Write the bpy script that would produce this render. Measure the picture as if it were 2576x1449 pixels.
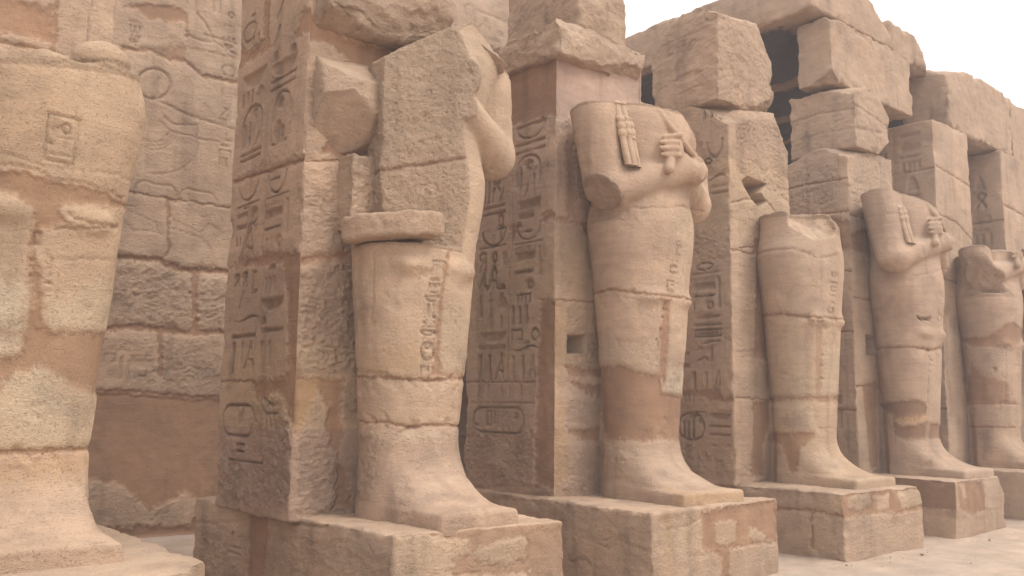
import bpy, math, numpy as np
from math import radians
scene = bpy.context.scene
for o in list(bpy.data.objects): bpy.data.objects.remove(o)

# ---------------------------------------------------------------- camera
from mathutils import Matrix, Vector
PITCH, YAW, ROLL, FPX = 0.13129, 0.86605, 0.01256, 2251.96039
EYE = 1.65
def _camera():
    h = Vector((math.cos(YAW), math.sin(YAW), 0)); r = Vector((math.sin(YAW), -math.cos(YAW), 0)); z = Vector((0, 0, 1))
    fwd = h * math.cos(PITCH) + z * math.sin(PITCH); up = z * math.cos(PITCH) - h * math.sin(PITCH)
    R = r * math.cos(ROLL) + up * math.sin(ROLL); U = up * math.cos(ROLL) - r * math.sin(ROLL)
    cd = bpy.data.cameras.new('camera'); cam = bpy.data.objects.new('camera', cd); scene.collection.objects.link(cam)
    m = Matrix((R, U, -fwd)).transposed().to_4x4(); m.translation = (0, 0, EYE)
    cam.matrix_world = m
    cd.sensor_width = 36; cd.lens = FPX / 2576 * 36; cd.clip_start = .05; cd.clip_end = 4000
    scene.camera = cam
_camera()

# ---------------------------------------------------------------- light: bright hazy sky, very soft sun from the front right
SUN_EL, SUN_AZ = 52.0, -68.0          # azimuth measured from +x towards +y, degrees (the sun stands before the colonnade)
def _light():
    w = bpy.data.worlds.new('World'); scene.world = w; w.use_nodes = True
    nt = w.node_tree; nt.nodes.clear()
    out = nt.nodes.new('ShaderNodeOutputWorld'); bg = nt.nodes.new('ShaderNodeBackground')
    sky = nt.nodes.new('ShaderNodeTexSky'); sky.sky_type = 'NISHITA'; sky.sun_disc = False
    sky.sun_elevation = radians(SUN_EL); sky.sun_rotation = radians(90 - SUN_AZ)
    sky.dust_density = 6; sky.air_density = 1.2; sky.ozone_density = .6
    # even white overcast, about three times brighter overhead than at the horizon
    tc = nt.nodes.new('ShaderNodeTexCoord'); sp = nt.nodes.new('ShaderNodeSeparateXYZ'); nt.links.new(tc.outputs['Generated'], sp.inputs[0])
    mr = nt.nodes.new('ShaderNodeMapRange'); mr.inputs['From Min'].default_value = 0; mr.inputs['From Max'].default_value = 1
    mr.inputs['To Min'].default_value = 8.0; mr.inputs['To Max'].default_value = 21.0; nt.links.new(sp.outputs['Z'], mr.inputs['Value'])
    tint = nt.nodes.new('ShaderNodeVectorMath'); tint.operation = 'SCALE'; tint.inputs[0].default_value = (1.0, .96, .955); nt.links.new(mr.outputs['Result'], tint.inputs['Scale'])
    mix = nt.nodes.new('ShaderNodeMix'); mix.data_type = 'RGBA'; mix.inputs['Factor'].default_value = .88
    nt.links.new(tint.outputs['Vector'], mix.inputs['B'])
    nt.links.new(sky.outputs['Color'], mix.inputs['A']); nt.links.new(mix.outputs['Result'], bg.inputs['Color'])
    bg.inputs['Strength'].default_value = .1
    nt.links.new(bg.outputs['Background'], out.inputs['Surface'])
    l = bpy.data.lights.new('sun', 'SUN'); l.energy = 1.4; l.angle = radians(22); l.color = (1, .95, .87)
    s = bpy.data.objects.new('sun', l); scene.collection.objects.link(s)
    d = Vector((math.cos(radians(SUN_EL)) * math.cos(radians(SUN_AZ)), math.cos(radians(SUN_EL)) * math.sin(radians(SUN_AZ)), math.sin(radians(SUN_EL))))
    s.rotation_euler = d.to_track_quat('Z', 'Y').to_euler()
_light()
vs = scene.view_settings
vs.view_transform = 'Standard'; vs.look = 'None'; vs.exposure = 0.33; vs.gamma = 1.0
scene.cycles.max_bounces = 6; scene.cycles.diffuse_bounces = 4

# ---------------------------------------------------------------- numpy tools
_rng = np.random.RandomState(11)
_perm = _rng.permutation(256).astype(np.int32)
_perm = np.concatenate([_perm, _perm, _perm])
_gr = _rng.normal(size=(256, 3)).astype(np.float32)
_gr /= np.linalg.norm(_gr, axis=1, keepdims=True)

def _pn(P):
    """gradient noise, about -0.9..0.9"""
    i = np.floor(P).astype(np.int32)
    f = (P - i).astype(np.float32)
    i &= 255
    u = f * f * f * (f * (f * 6 - 15) + 10)
    out = 0
    for dx in (0, 1):
        wx = u[:, 0] if dx else 1 - u[:, 0]
        a = _perm[i[:, 0] + dx]
        for dy in (0, 1):
            wy = u[:, 1] if dy else 1 - u[:, 1]
            b = _perm[a + i[:, 1] + dy]
            for dz in (0, 1):
                wz = u[:, 2] if dz else 1 - u[:, 2]
                g = _gr[_perm[b + i[:, 2] + dz]]
                d = g[:, 0] * (f[:, 0] - dx) + g[:, 1] * (f[:, 1] - dy) + g[:, 2] * (f[:, 2] - dz)
                out = out + wx * wy * wz * d
    return out * 1.5

def pnoise(P, freq=1.0, seed=0):
    P = np.asarray(P, np.float32) * np.asarray(freq, np.float32) + np.float32(seed * 17.31 + 100.0)
    if len(P) <= 400000:
        return _pn(P)
    return np.concatenate([_pn(P[k:k + 400000]) for k in range(0, len(P), 400000)])

def fbm(P, freq=1.0, octv=4, seed=0, gain=0.5):
    s = 0.0; a = 1.0; fr = np.asarray(freq, np.float32); t = 0
    for k in range(octv):
        s = s + a * pnoise(P, fr, seed + k * 3); t += a
        fr = fr * 2.03; a *= gain
    return s / t * 1.25

def sstep(a, b, x):
    t = np.clip((x - a) / (b - a), 0, 1)
    return t * t * (3 - 2 * t)

def smin(a, b, k):
    h = np.clip(0.5 + 0.5 * (b - a) / k, 0, 1)
    return b + (a - b) * h - k * h * (1 - h)

def smax(a, b, k):
    return -smin(-a, -b, k)

def capsule(P, a, b, ra, rb):
    a = np.array(a, np.float32); b = np.array(b, np.float32)
    d = b - a; t = np.clip(((P - a) @ d) / (d @ d), 0, 1)
    return np.linalg.norm(P - a - t[:, None] * d, axis=1) - (ra + (rb - ra) * t)

def ellipsoid(P, c, r):
    q = (P - np.array(c, np.float32)) / np.array(r, np.float32)
    return (np.linalg.norm(q, axis=1) - 1) * min(r)

def boxsdf(P, lo, hi, r=0.02):
    lo = np.array(lo, np.float32); hi = np.array(hi, np.float32)
    q = np.abs(P - (lo + hi) / 2) - (hi - lo) / 2 + r
    return np.linalg.norm(np.maximum(q, 0), axis=1) + np.minimum(q.max(axis=1), 0) - r

def poly_sd(u, v, poly):
    """signed distance (negative inside) to a 2-D polygon"""
    p = np.asarray(poly, np.float32); n = len(p)
    d = np.full(len(u), 1e9, np.float32); ins = np.zeros(len(u), bool)
    for i in range(n):
        ax, ay = p[i]; bx, by = p[(i + 1) % n]
        ex, ey = bx - ax, by - ay
        t = np.clip(((u - ax) * ex + (v - ay) * ey) / (ex * ex + ey * ey + 1e-12), 0, 1)
        d = np.minimum(d, (u - ax - t * ex) ** 2 + (v - ay - t * ey) ** 2)
        c = (ay > v) != (by > v)
        if abs(ey) > 1e-9:
            ins ^= c & (u < (v - ay) / ey * ex + ax)
    d = np.sqrt(d)
    return np.where(ins, -d, d)

def line_d(u, v, pts):
    d = np.full(len(u), 1e9, np.float32)
    for (ax, ay), (bx, by) in zip(pts[:-1], pts[1:]):
        ex, ey = bx - ax, by - ay
        t = np.clip(((u - ax) * ex + (v - ay) * ey) / (ex * ex + ey * ey + 1e-12), 0, 1)
        d = np.minimum(d, (u - ax - t * ex) ** 2 + (v - ay - t * ey) ** 2)
    return np.sqrt(d)

# ---------------------------------------------------------------- carved signs
def _bx(x, y, cx, cy, hx, hy):
    qx = np.abs(x - cx) - hx; qy = np.abs(y - cy) - hy
    return np.sqrt(np.maximum(qx, 0) ** 2 + np.maximum(qy, 0) ** 2) + np.minimum(np.maximum(qx, qy), 0)

def glyph(kind, x, y, w, h):
    """signed distance in metres of one carved sign, centred on 0, of size w x h"""
    W, H = w / 2, h / 2
    L = lambda pts, r: line_d(x, y, [(a * W, b * H) for a, b in pts]) - r
    R = lambda cx, cy, hx, hy: _bx(x, y, cx * W, cy * H, hx * W, hy * H)
    t = min(w, h)
    if kind == 'bar':   return R(0, 0, 1, 1)
    if kind == 'nb':    # basket: flat top, round belly
        return np.maximum((np.sqrt((x / W) ** 2 + ((y - H) / (2 * H)) ** 2) - 1) * min(W, 2 * H), y - H)
    if kind == 'nbo':   # basket drawn as a line with a sunk rim
        d = np.maximum((np.sqrt((x / W) ** 2 + ((y - H) / (2 * H)) ** 2) - 1) * min(W, 2 * H), y - H)
        return np.minimum(np.abs(d) - 0.008, R(0, .82, 1, .18))
    if kind == 'bowl':  return np.maximum(np.abs((np.sqrt((x / W) ** 2 + ((y - H) / (2 * H)) ** 2) - 1) * min(W, 2 * H)) - .010, y - H)
    if kind == 'loaf':  return np.maximum((np.sqrt((x / W) ** 2 + ((y + H) / (2 * H)) ** 2) - 1) * min(W, 2 * H), -y - H)
    if kind == 'disc':  return (np.sqrt((x / W) ** 2 + (y / H) ** 2) - 1) * min(W, H)
    if kind == 'ring':  return np.abs((np.sqrt((x / W) ** 2 + (y / H) ** 2) - 1) * min(W, H)) - max(.007, .05 * t)
    if kind == 'zig':
        n = max(4, int(w / h * 1.6)); tr = np.abs(((x / w + .5) * n) % 1.0 - .5) * 4 - 1
        return np.maximum(np.abs(y - tr * H * .6) - H * .38, np.abs(x) - W)
    if kind == 'reed':  # tall leaf
        return np.maximum(np.abs(x) - W * (0.45 + 0.55 * np.sqrt(np.clip(1 - ((y / H) * .5 + .5) ** 2, 0, 1))), np.abs(y) - H)
    if kind == 'mn':    # draught board with pieces
        d = R(0, -.35, 1, .6)
        for k in np.linspace(-.9, .9, 7): d = np.minimum(d, R(k, .68, .055, .3))
        return d
    if kind == 'comb':
        d = R(0, .9, 1, .09)
        for k in np.linspace(-.75, .75, 4): d = np.minimum(d, R(k, 0, .12, .9))
        return d
    if kind == 'strokes':
        d = 1e9
        for k in (-.8, 0, .8): d = np.minimum(d, R(k, 0, .17, 1))
        return d
    if kind == 'two':
        return np.minimum(R(-.65, 0, .22, 1), R(.65, 0, .22, 1))
    if kind == 'ankh':
        d = np.abs((np.sqrt((x / (W * .62)) ** 2 + ((y - H * .52) / (H * .46)) ** 2) - 1) * min(W * .62, H * .46)) - .1 * t
        return np.minimum(np.minimum(d, R(0, -.45, .16, .55)), R(0, .02, .9, .06))
    if kind == 'loop':  # twisted rope / ankh-like ties
        d = np.abs((np.sqrt((x / (W * .8)) ** 2 + ((y - H * .55) / (H * .42)) ** 2) - 1) * min(W * .8, H * .42)) - .12 * t
        return np.minimum(d, np.minimum(L([(0, .1), (-.9, -1)], .1 * t), L([(0, .1), (.9, -1)], .1 * t)))
    if kind == 'tri':   # splayed legs
        d = np.minimum(L([(.3, 1), (-.9, -1)], .09 * t), L([(.3, 1), (.75, -.95)], .05 * t))
        return np.minimum(d, L([(-.35, -.25), (.6, -.45)], .035 * t))
    if kind == 'slash': return L([(.8, 1), (-.8, -1)], .16 * t)
    if kind == 'legs':
        return np.minimum(L([(.55, 1), (.2, 0), (-.8, -1)], .13 * t), L([(.55, 1), (.5, -.1), (.3, -.8), (.9, -1)], .10 * t))
    if kind == 'eye':
        return np.maximum(np.sqrt(x ** 2 + (y - W * W / (2 * H) + H) ** 2) - (W * W / (2 * H)) - .0, 0) if False else \
            np.abs(np.abs(y) - H * np.clip(1 - (x / W) ** 2, 0, 1)) - .007 + np.maximum(np.abs(x) - W, 0)
    if kind == 'lens':  return np.abs(y) - H * np.clip(1 - (x / W) ** 2, 0, 1) + np.maximum(np.abs(x) - W, 0)
    if kind == 'snake': return np.maximum(np.abs(y - H * .55 * np.sin(x / W * 3.0)) - H * .3 * np.clip(1.15 - np.abs(x / W - .2), .2, 1), np.abs(x) - W)
    if kind == 'box':   return np.abs(R(0, 0, .92, .9)) - .008
    if kind == 'court': # open square
        return np.minimum(np.minimum(R(0, .85, 1, .12), R(-.92, 0, .08, .95)), np.minimum(R(.92, 0, .08, .95), R(.6, -.85, .4, .1)))
    if kind == 'cart':  # cartouche outline
        r = min(W, H); q = _bx(x, y, 0, 0, W - r, H - r) - r
        return np.abs(q) - .010
    if kind == 'leg':   return np.minimum(R(-.5, .1, .22, .9), np.minimum(R(.1, -.85, .8, .15), R(.1, .85, .6, .12)))
    if kind == 'L':     return np.minimum(R(-.8, 0, .2, 1), R(0, -.85, 1, .15))
    if kind == 'seated':
        d = (np.sqrt((x / (W * .35)) ** 2 + ((y - H * .68) / (H * .3)) ** 2) - 1) * W * .3
        d = np.minimum(d, L([(0, .4), (-.25, -.2), (-.3, -.85), (.7, -.9)], .22 * t))
        return np.minimum(d, L([(-.25, -.1), (.6, .0), (.55, -.85)], .16 * t))
    if kind == 'bird':
        d = L([(-.75, .75), (-.4, .55), (.1, .0), (.9, -.55)], .17 * t)
        d = np.minimum(d, (np.sqrt(((x + W * .55) / (W * .3)) ** 2 + ((y - H * .7) / (H * .28)) ** 2) - 1) * W * .28)
        return np.minimum(d, np.minimum(L([(0, -.2), (-.1, -1)], .06 * t), L([(.2, -.3), (.2, -1), (-.2, -1)], .06 * t)))
    if kind == 'sedge': return np.minimum(np.minimum(R(0, 0, .1, 1), L([(0, .5), (-.9, .1)], .08 * t)), L([(0, .75), (.8, .55), (.9, .1)], .07 * t))
    if kind == 'nfr':   # heart and windpipe
        return np.minimum((np.sqrt((x / (W * .8)) ** 2 + ((y + H * .55) / (H * .45)) ** 2) - 1) * min(W * .8, H * .45), np.minimum(R(0, .4, .14, .6), R(0, .6, .6, .06)))
    if kind == 'dome':  # shrine: arch over posts
        d = np.abs((np.sqrt((x / W) ** 2 + ((y - H * .1) / (H * .9)) ** 2) - 1) * min(W, H) * .9) - .010
        d = np.where(y < H * .1, np.minimum(R(-1, -.45, .06, .55), R(1, -.45, .06, .55)), d)
        return d
    if kind == 'thro':  return np.minimum(R(0, .2, .9, .14), np.minimum(R(-.6, -.4, .14, .6), R(.55, .5, .14, .5)))
    return R(0, 0, 1, 1)

def uneven(u, v, w=0.014, seed=0):
    Q = np.stack([u, v, np.zeros_like(u)], 1)
    return u + w * fbm(Q, 9, 3, seed + 1), v + w * fbm(Q, 9, 3, seed + 2)

STONE = np.array((.452, .330, .236)); MORTAR = np.array((.315, .197, .125)); PALE = np.array((.53, .412, .295))
DARK = np.array((.25, .185, .14)); OCHRE = np.array((.46, .31, .178)); DARKM = np.array((.265, .170, .112))
WHITE = np.array((.62, .52, .39)); PINK = np.array((.40, .287, .225))
SHADE = np.array((.085, .075, .075))  # shade put into the colour, for roof undersides and the doorway recess
TINT = dict(soot=SHADE, mortar=MORTAR, pale=PALE, dark=DARK, ochre=OCHRE, darkm=DARKM, white=WHITE, pink=PINK, stone=STONE)

def masonry(u, v, spec, seed=0, base=STONE):
    """relief height, colour and roughness over one face; u, v in metres (or any surface coordinates)"""
    n = len(u); h = np.zeros(n, np.float32); col = np.tile(base.astype(np.float32), (n, 1)); rough = np.full(n, spec.get('r0', .5), np.float32)
    if not spec: return h, col, rough
    Q = np.stack([u, v, np.full(n, seed * 1.7)], 1)
    big = fbm(Q, 1.3, 4, seed + 5)
    col *= (1 + .12 * big)[:, None]
    hr = spec.get('relief', 1.0)
    uu, vv = uneven(u, v, spec.get('warp', .016), seed)
    W = spec.get('lw', 1.0)
    edge = fbm(Q, 22, 3, seed + 9)
    for it in spec.get('rough', []):
        poly, amp = it[0], it[1]
        d = poly_sd(uu, vv, poly)
        m = sstep(.03, -.05, d)
        if m.max() <= 0: continue
        k = m > 0
        q = Q[k]
        ax = np.array(it[2] if len(it) > 2 else (13., 19., 1.))
        qq = q + .03 * np.stack([fbm(q, 8, 2, seed + 61), fbm(q, 8, 2, seed + 62), np.zeros(len(q))], 1)
        e = fbm(qq, ax * 1.5, 5, seed + 21, .62); ch = np.abs(fbm(qq, ax * .5, 3, seed + 31))
        gate = .55 + .45 * sstep(-.25, .35, fbm(q, 2.2, 3, seed + 64))
        h[k] += m[k] * gate * amp * (.62 * e - .55 * ch + .08)
        rough[k] = np.maximum(rough[k], m[k] * 1.0)
        col[k] *= (1 + m[k] * (.10 * e + .04))[:, None]
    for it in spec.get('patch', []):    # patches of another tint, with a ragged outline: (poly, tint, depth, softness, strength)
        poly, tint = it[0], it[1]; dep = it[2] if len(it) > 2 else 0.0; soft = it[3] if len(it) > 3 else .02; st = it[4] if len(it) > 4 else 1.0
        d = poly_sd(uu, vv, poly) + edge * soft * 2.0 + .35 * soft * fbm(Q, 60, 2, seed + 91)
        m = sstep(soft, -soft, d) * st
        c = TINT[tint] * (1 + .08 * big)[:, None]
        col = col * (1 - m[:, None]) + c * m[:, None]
        if dep:
            lip = sstep(.0, -.035, d)
            h = h * (1 - m) + dep * lip * m
            h -= .004 * hr * np.exp(-(d / .012) ** 2)
        if tint in ('mortar', 'darkm', 'pink'): rough = rough * (1 - m) + .08 * m
        if tint in ('pale', 'white') : rough = rough * (1 - m) + .75 * m
    for it in spec.get('joint', []):    # mortar joint: (polyline, width, depth)
        pts, w, dep = it
        d = line_d(uu, vv, pts) + edge * w * .45
        m = sstep(w * .62, w * .3, d)
        if dep: h = h * (1 - m) - dep * m - .25 * dep * np.exp(-((d - w * .7) / (w * .5)) ** 2)
        tm = it[2] > 0 and w > .012
        c = (MORTAR if tm else DARK) * (1 + .08 * big)[:, None]
        mm = m * (.95 if tm else .6)
        col = col * (1 - mm[:, None]) + c * mm[:, None]
        if tm: rough = rough * (1 - m) + .1 * m
    for it in spec.get('crack', []):    # thin dark crack: (polyline, width, depth)
        pts, w, dep = it
        d = line_d(uu + .012 * edge, vv + .02 * edge, pts)
        m = np.exp(-(d / w) ** 2)
        h -= dep * m
    gh = np.zeros(n, np.float32)
    for it in spec.get('sign', []):
        kind, cu, cv, w, hh = it[:5]; dep = it[5] if len(it) > 5 else .018; sh = it[6] if len(it) > 6 else 0.0
        s = .06
        dep *= .7 + .55 * abs(math.sin(cu * 91.7 + cv * 57.3))
        k = np.where((np.abs(u - cu) < w / 2 + s) & (np.abs(v - cv) < hh / 2 + s))[0]
        if not len(k): continue
        x = u[k] - cu; y = v[k] - cv - sh * (u[k] - cu)
        if spec.get('flip'): x = -x
        d = glyph(kind, x, y, w, hh) + .0035 * edge[k]
        g = -dep * sstep(.004, -.005, d) * (.62 + .38 * sstep(0, -.03, d) if kind in ('bar', 'nb', 'disc', 'loaf', 'lens', 'reed', 'mn') else 1)
        if kind == 'disc': g = g * (1 - .6 * sstep(-.02, -.35 * min(w, hh), d))
        gh[k] = np.minimum(gh[k], g)
    for it in spec.get('line', []):     # incised line: (polyline, width, depth)
        pts, w, dep = it
        d = line_d(u + .004 * edge, v + .004 * edge, pts)
        gh = np.minimum(gh, -dep * sstep(w * .7, w * .15, d))
    wear = spec.get('wear', 0)
    if wear: gh = gh * (1 - wear * sstep(-.1, .45, fbm(Q, 3.1, 3, seed + 77)))
    h += gh * hr
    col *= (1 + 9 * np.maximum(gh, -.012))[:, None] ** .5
    for it in spec.get('ridge', []):    # raised line: (polyline, width, height)
        pts, w, dep = it
        d = line_d(uu, vv, pts); h += dep * np.exp(-(d / w) ** 2)
    for it in spec.get('hole', []):
        poly, dep = it; d = poly_sd(u + .004 * edge, v + .004 * edge, poly)
        h -= dep * sstep(.008, -.012, d)
    return h, col, rough

# ---------------------------------------------------------------- implicit surfaces
def surf_nets(fn, lo, hi, h):
    lo = np.array(lo, np.float32); n = np.ceil((np.array(hi) - lo) / h).astype(int) + 1
    c = 4
    nc = np.ceil(n / c).astype(int) + 1
    gx = [lo[i] + np.arange(nc[i]) * h * c for i in range(3)]
    G = np.stack(np.meshgrid(*gx, indexing='ij'), -1).reshape(-1, 3).astype(np.float32)
    Fc = fn(G).reshape(nc)
    near = np.abs(Fc) < h * c * 2.2
    blk = np.zeros(nc - 1, bool)
    for dx in (0, 1):
        for dy in (0, 1):
            for dz in (0, 1):
                blk |= near[dx:nc[0] - 1 + dx, dy:nc[1] - 1 + dy, dz:nc[2] - 1 + dz]
    N = (nc - 1) * c + 1
    F = np.repeat(np.repeat(np.repeat(Fc[:-1, :-1, :-1], c, 0), c, 1), c, 2)
    F = np.pad(F, ((0, 1), (0, 1), (0, 1)), mode='edge')
    act = np.repeat(np.repeat(np.repeat(blk, c, 0), c, 1), c, 2)
    act = np.pad(act, ((0, 1), (0, 1), (0, 1)), mode='edge')
    act[1:] |= act[:-1]; act[:, 1:] |= act[:, :-1]; act[:, :, 1:] |= act[:, :, :-1]
    idx = np.argwhere(act)
    vals = np.empty(len(idx), np.float32)
    for k in range(0, len(idx), 500000):
        vals[k:k + 500000] = fn((lo + idx[k:k + 500000] * h).astype(np.float32))
    F[act] = vals
    S = F < 0
    cnt = np.zeros(np.array(S.shape) - 1, np.int8)
    for dx in (0, 1):
        for dy in (0, 1):
            for dz in (0, 1):
                cnt += S[dx:S.shape[0] - 1 + dx, dy:S.shape[1] - 1 + dy, dz:S.shape[2] - 1 + dz]
    cells = np.argwhere((cnt > 0) & (cnt < 8))
    vid = np.full(cnt.shape, -1, np.int32); vid[tuple(cells.T)] = np.arange(len(cells))
    acc = np.zeros((len(cells), 3), np.float32); num = np.zeros(len(cells), np.float32)
    cor = [(a, b, d) for a in (0, 1) for b in (0, 1) for d in (0, 1)]
    for i in range(8):
        for j in range(i + 1, 8):
            p, q = np.array(cor[i]), np.array(cor[j])
            if np.abs(p - q).sum() != 1: continue
            a = F[tuple((cells + p).T)]; b = F[tuple((cells + q).T)]
            m = (a < 0) != (b < 0)
            t = np.where(m, a / np.where(m, a - b, 1), 0)
            acc += m[:, None] * (p + t[:, None] * (q - p)); num += m
    V = lo + (cells + acc / num[:, None]) * h
    quads = []
    for ax in range(3):
        o1, o2 = [(1, 2), (2, 0), (0, 1)][ax]
        sl0 = [slice(None)] * 3; sl1 = [slice(None)] * 3
        sl0[ax] = slice(0, -1); sl1[ax] = slice(1, None)
        A = S[tuple(sl0)]; B = S[tuple(sl1)]
        E = np.argwhere(A != B)
        E = E[(E[:, o1] > 0) & (E[:, o2] > 0) & (E[:, o1] < cnt.shape[o1]) & (E[:, o2] < cnt.shape[o2])]
        ins = A[tuple(E.T)]
        def at(d1, d2):
            c_ = E.copy(); c_[:, o1] += d1; c_[:, o2] += d2
            return vid[tuple(c_.T)]
        q = np.stack([at(-1, -1), at(0, -1), at(0, 0), at(-1, 0)], 1)
        q[~ins] = q[~ins][:, ::-1]
        quads.append(q[(q >= 0).all(1)])
    return V, np.concatenate(quads)

def vnormals(V, Q):
    a = V[Q[:, 2]] - V[Q[:, 0]]; b = V[Q[:, 3]] - V[Q[:, 1]]
    fnm = np.cross(a, b)
    N = np.zeros_like(V)
    for k in range(4):
        for j in range(3): N[:, j] += np.bincount(Q[:, k], fnm[:, j], len(V))
    return N / (np.linalg.norm(N, axis=1, keepdims=True) + 1e-12)

# ---------------------------------------------------------------- the mummy-shaped figure
_PZ = np.array([-.3, 0, .25, .5, .8, 1.2, 1.7, 2.05, 2.35, 2.6, 2.9, 3.05, 3.3, 3.6, 3.9, 4.1, 4.5])
_PA = np.array([.43, .43, .425, .425, .445, .47, .505, .53, .56, .61, .645, .585, .565, .64, .80, .84, .80])
_PB = np.array([.34, .34, .33, .33, .345, .37, .41, .435, .45, .48, .475, .45, .43, .46, .46, .40, .36])
_zz = np.linspace(-.3, 4.5, 241)
def _sm(y):
    g = np.interp(_zz, _PZ, y); k = np.exp(-.5 * (np.arange(-8, 9) / 3.5) ** 2); k /= k.sum()
    return np.convolve(np.pad(g, 8, mode='edge'), k, 'valid')
_PAs, _PBs = _sm(_PA), _sm(_PB)

def figure(P, s):
    """s: dict of options. local frame: z=0 plinth top, -y front, pillar front at y=+.35"""
    x, y, z = P[:, 0], P[:, 1], P[:, 2]
    a = np.interp(z, _zz, _PAs) * s.get('aw', 1); b = np.interp(z, _zz, _PBs)
    hh = s.get('hip', 0)
    yb = y
    k = (np.abs(x / a) ** 2.25 + np.abs(yb / b) ** 2.25) ** (1 / 2.25)
    d = (k - 1) * np.minimum(a, b)
    # knees, faint
    for sx in (-1, 1):
        d = smin(d, ellipsoid(P, (sx * .20, -.365, 2.03), (.15, .070, .06)), .08)
    # a shallow furrow between the shins
    # back slab that ties the figure to the pillar
    d = smin(d, boxsdf(P, (-.26, -.05, -.1), (.24, .5, 4.6), .03), .05)
    # feet
    L = s.get('foot', .92); wf = np.interp(-y, [0, .35, L], s.get('fw', (.385, .42, .46))); xx = np.abs(x - s.get('fx', 0))
    hf = .125 + .36 * np.clip((y + L) / (L - .24), 0, 1.25) ** 2.1
    kk = (np.clip(xx / wf, 0, 9) ** 3.0 + np.clip(z / hf, 0, 9) ** 3.0) ** (1 / 3.0)
    f = (kk - 1) * np.minimum(wf, hf) * .8
    f = smax(f, smax(-y - L, y - .14, .01), .05)
    sole = smax(xx - wf, smax(z - .10, smax(-y - L, y - .14, .01), .03), .03)
    f = smax(smin(f, sole, .05), -z - .06, .01)
    d = smin(d, f, .11)
    if 'scoop' in s:
        for c, r in s['scoop']: d = smax(d, -(ellipsoid(P, c, r) + .07 * np.abs(fbm(P + 7, 3.2, 2, 88)) + .04 * fbm(P + 7, 6, 3, 89)), .012)
    # arms
    arms = s.get('arms', '')
    if arms:
        rr = dict(l=-1, r=1)
        if 'l' in arms:   # picture-left arm, its forearm in front
            d = smin(d, smin(capsule(P, (-.76, .0, 4.2), (-.70, -.16, 3.12), .27, .225), capsule(P, (-.70, -.19, 3.12), (.18, -.46, 3.42), .22, .145), .05), .035)
            d = smin(d, ellipsoid(P, (.34, -.44, 3.43), (.17, .16, .15)), .04)
            for i, (fx, fz) in enumerate(((.42, 3.53), (.46, 3.465), (.465, 3.395), (.43, 3.335))):
                d = smin(d, capsule(P, (fx - .10, -.55, fz), (fx + .01, -.42, fz), .034, .032), .012)
            d = smin(d, np.abs(np.linalg.norm((P - np.array((.165, -.47, 3.36))) * np.array((1, .6, .75)), axis=1) - .0) - .0, .0001) if False else d
        if 'r' in arms:
            d = smin(d, smin(capsule(P, (.74, .03, 4.2), (.76, -.06, 3.20), .25, .225), capsule(P, (.76, -.09, 3.19), (.12, -.42, 3.50), .215, .125), .05), .035)
            if 'l' not in arms: d = smin(d, ellipsoid(P, (.20, -.42, 3.72), (.15, .13, .17)), .04)
            if 'l' in arms:
                d = smin(d, ellipsoid(P, (-.06, -.47, 3.57), (.16, .125, .185)), .04)
                for i, (fx, fz, q) in enumerate(((-.20, 3.70, .03), (-.235, 3.64, .0), (-.245, 3.575, .0), (-.225, 3.51, -.005))):
                    d = smin(d, capsule(P, (fx + .16, -.585, fz + q), (fx - .01, -.50, fz - .010), .030, .026), .014)
                d = smin(d, capsule(P, (-.15, -.54, 3.43), (-.20, -.56, 3.34), .050, .058), .02)     # butt of the crook
                d = smin(d, capsule(P, (-.16, -.40, 3.98), (.0, -.53, 3.74), .04, .035), .02)         # crook over the chest
                d = smin(d, capsule(P, (.02, -.52, 3.73), (.36, -.47, 3.58), .038, .035), .02)
    return d

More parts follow.
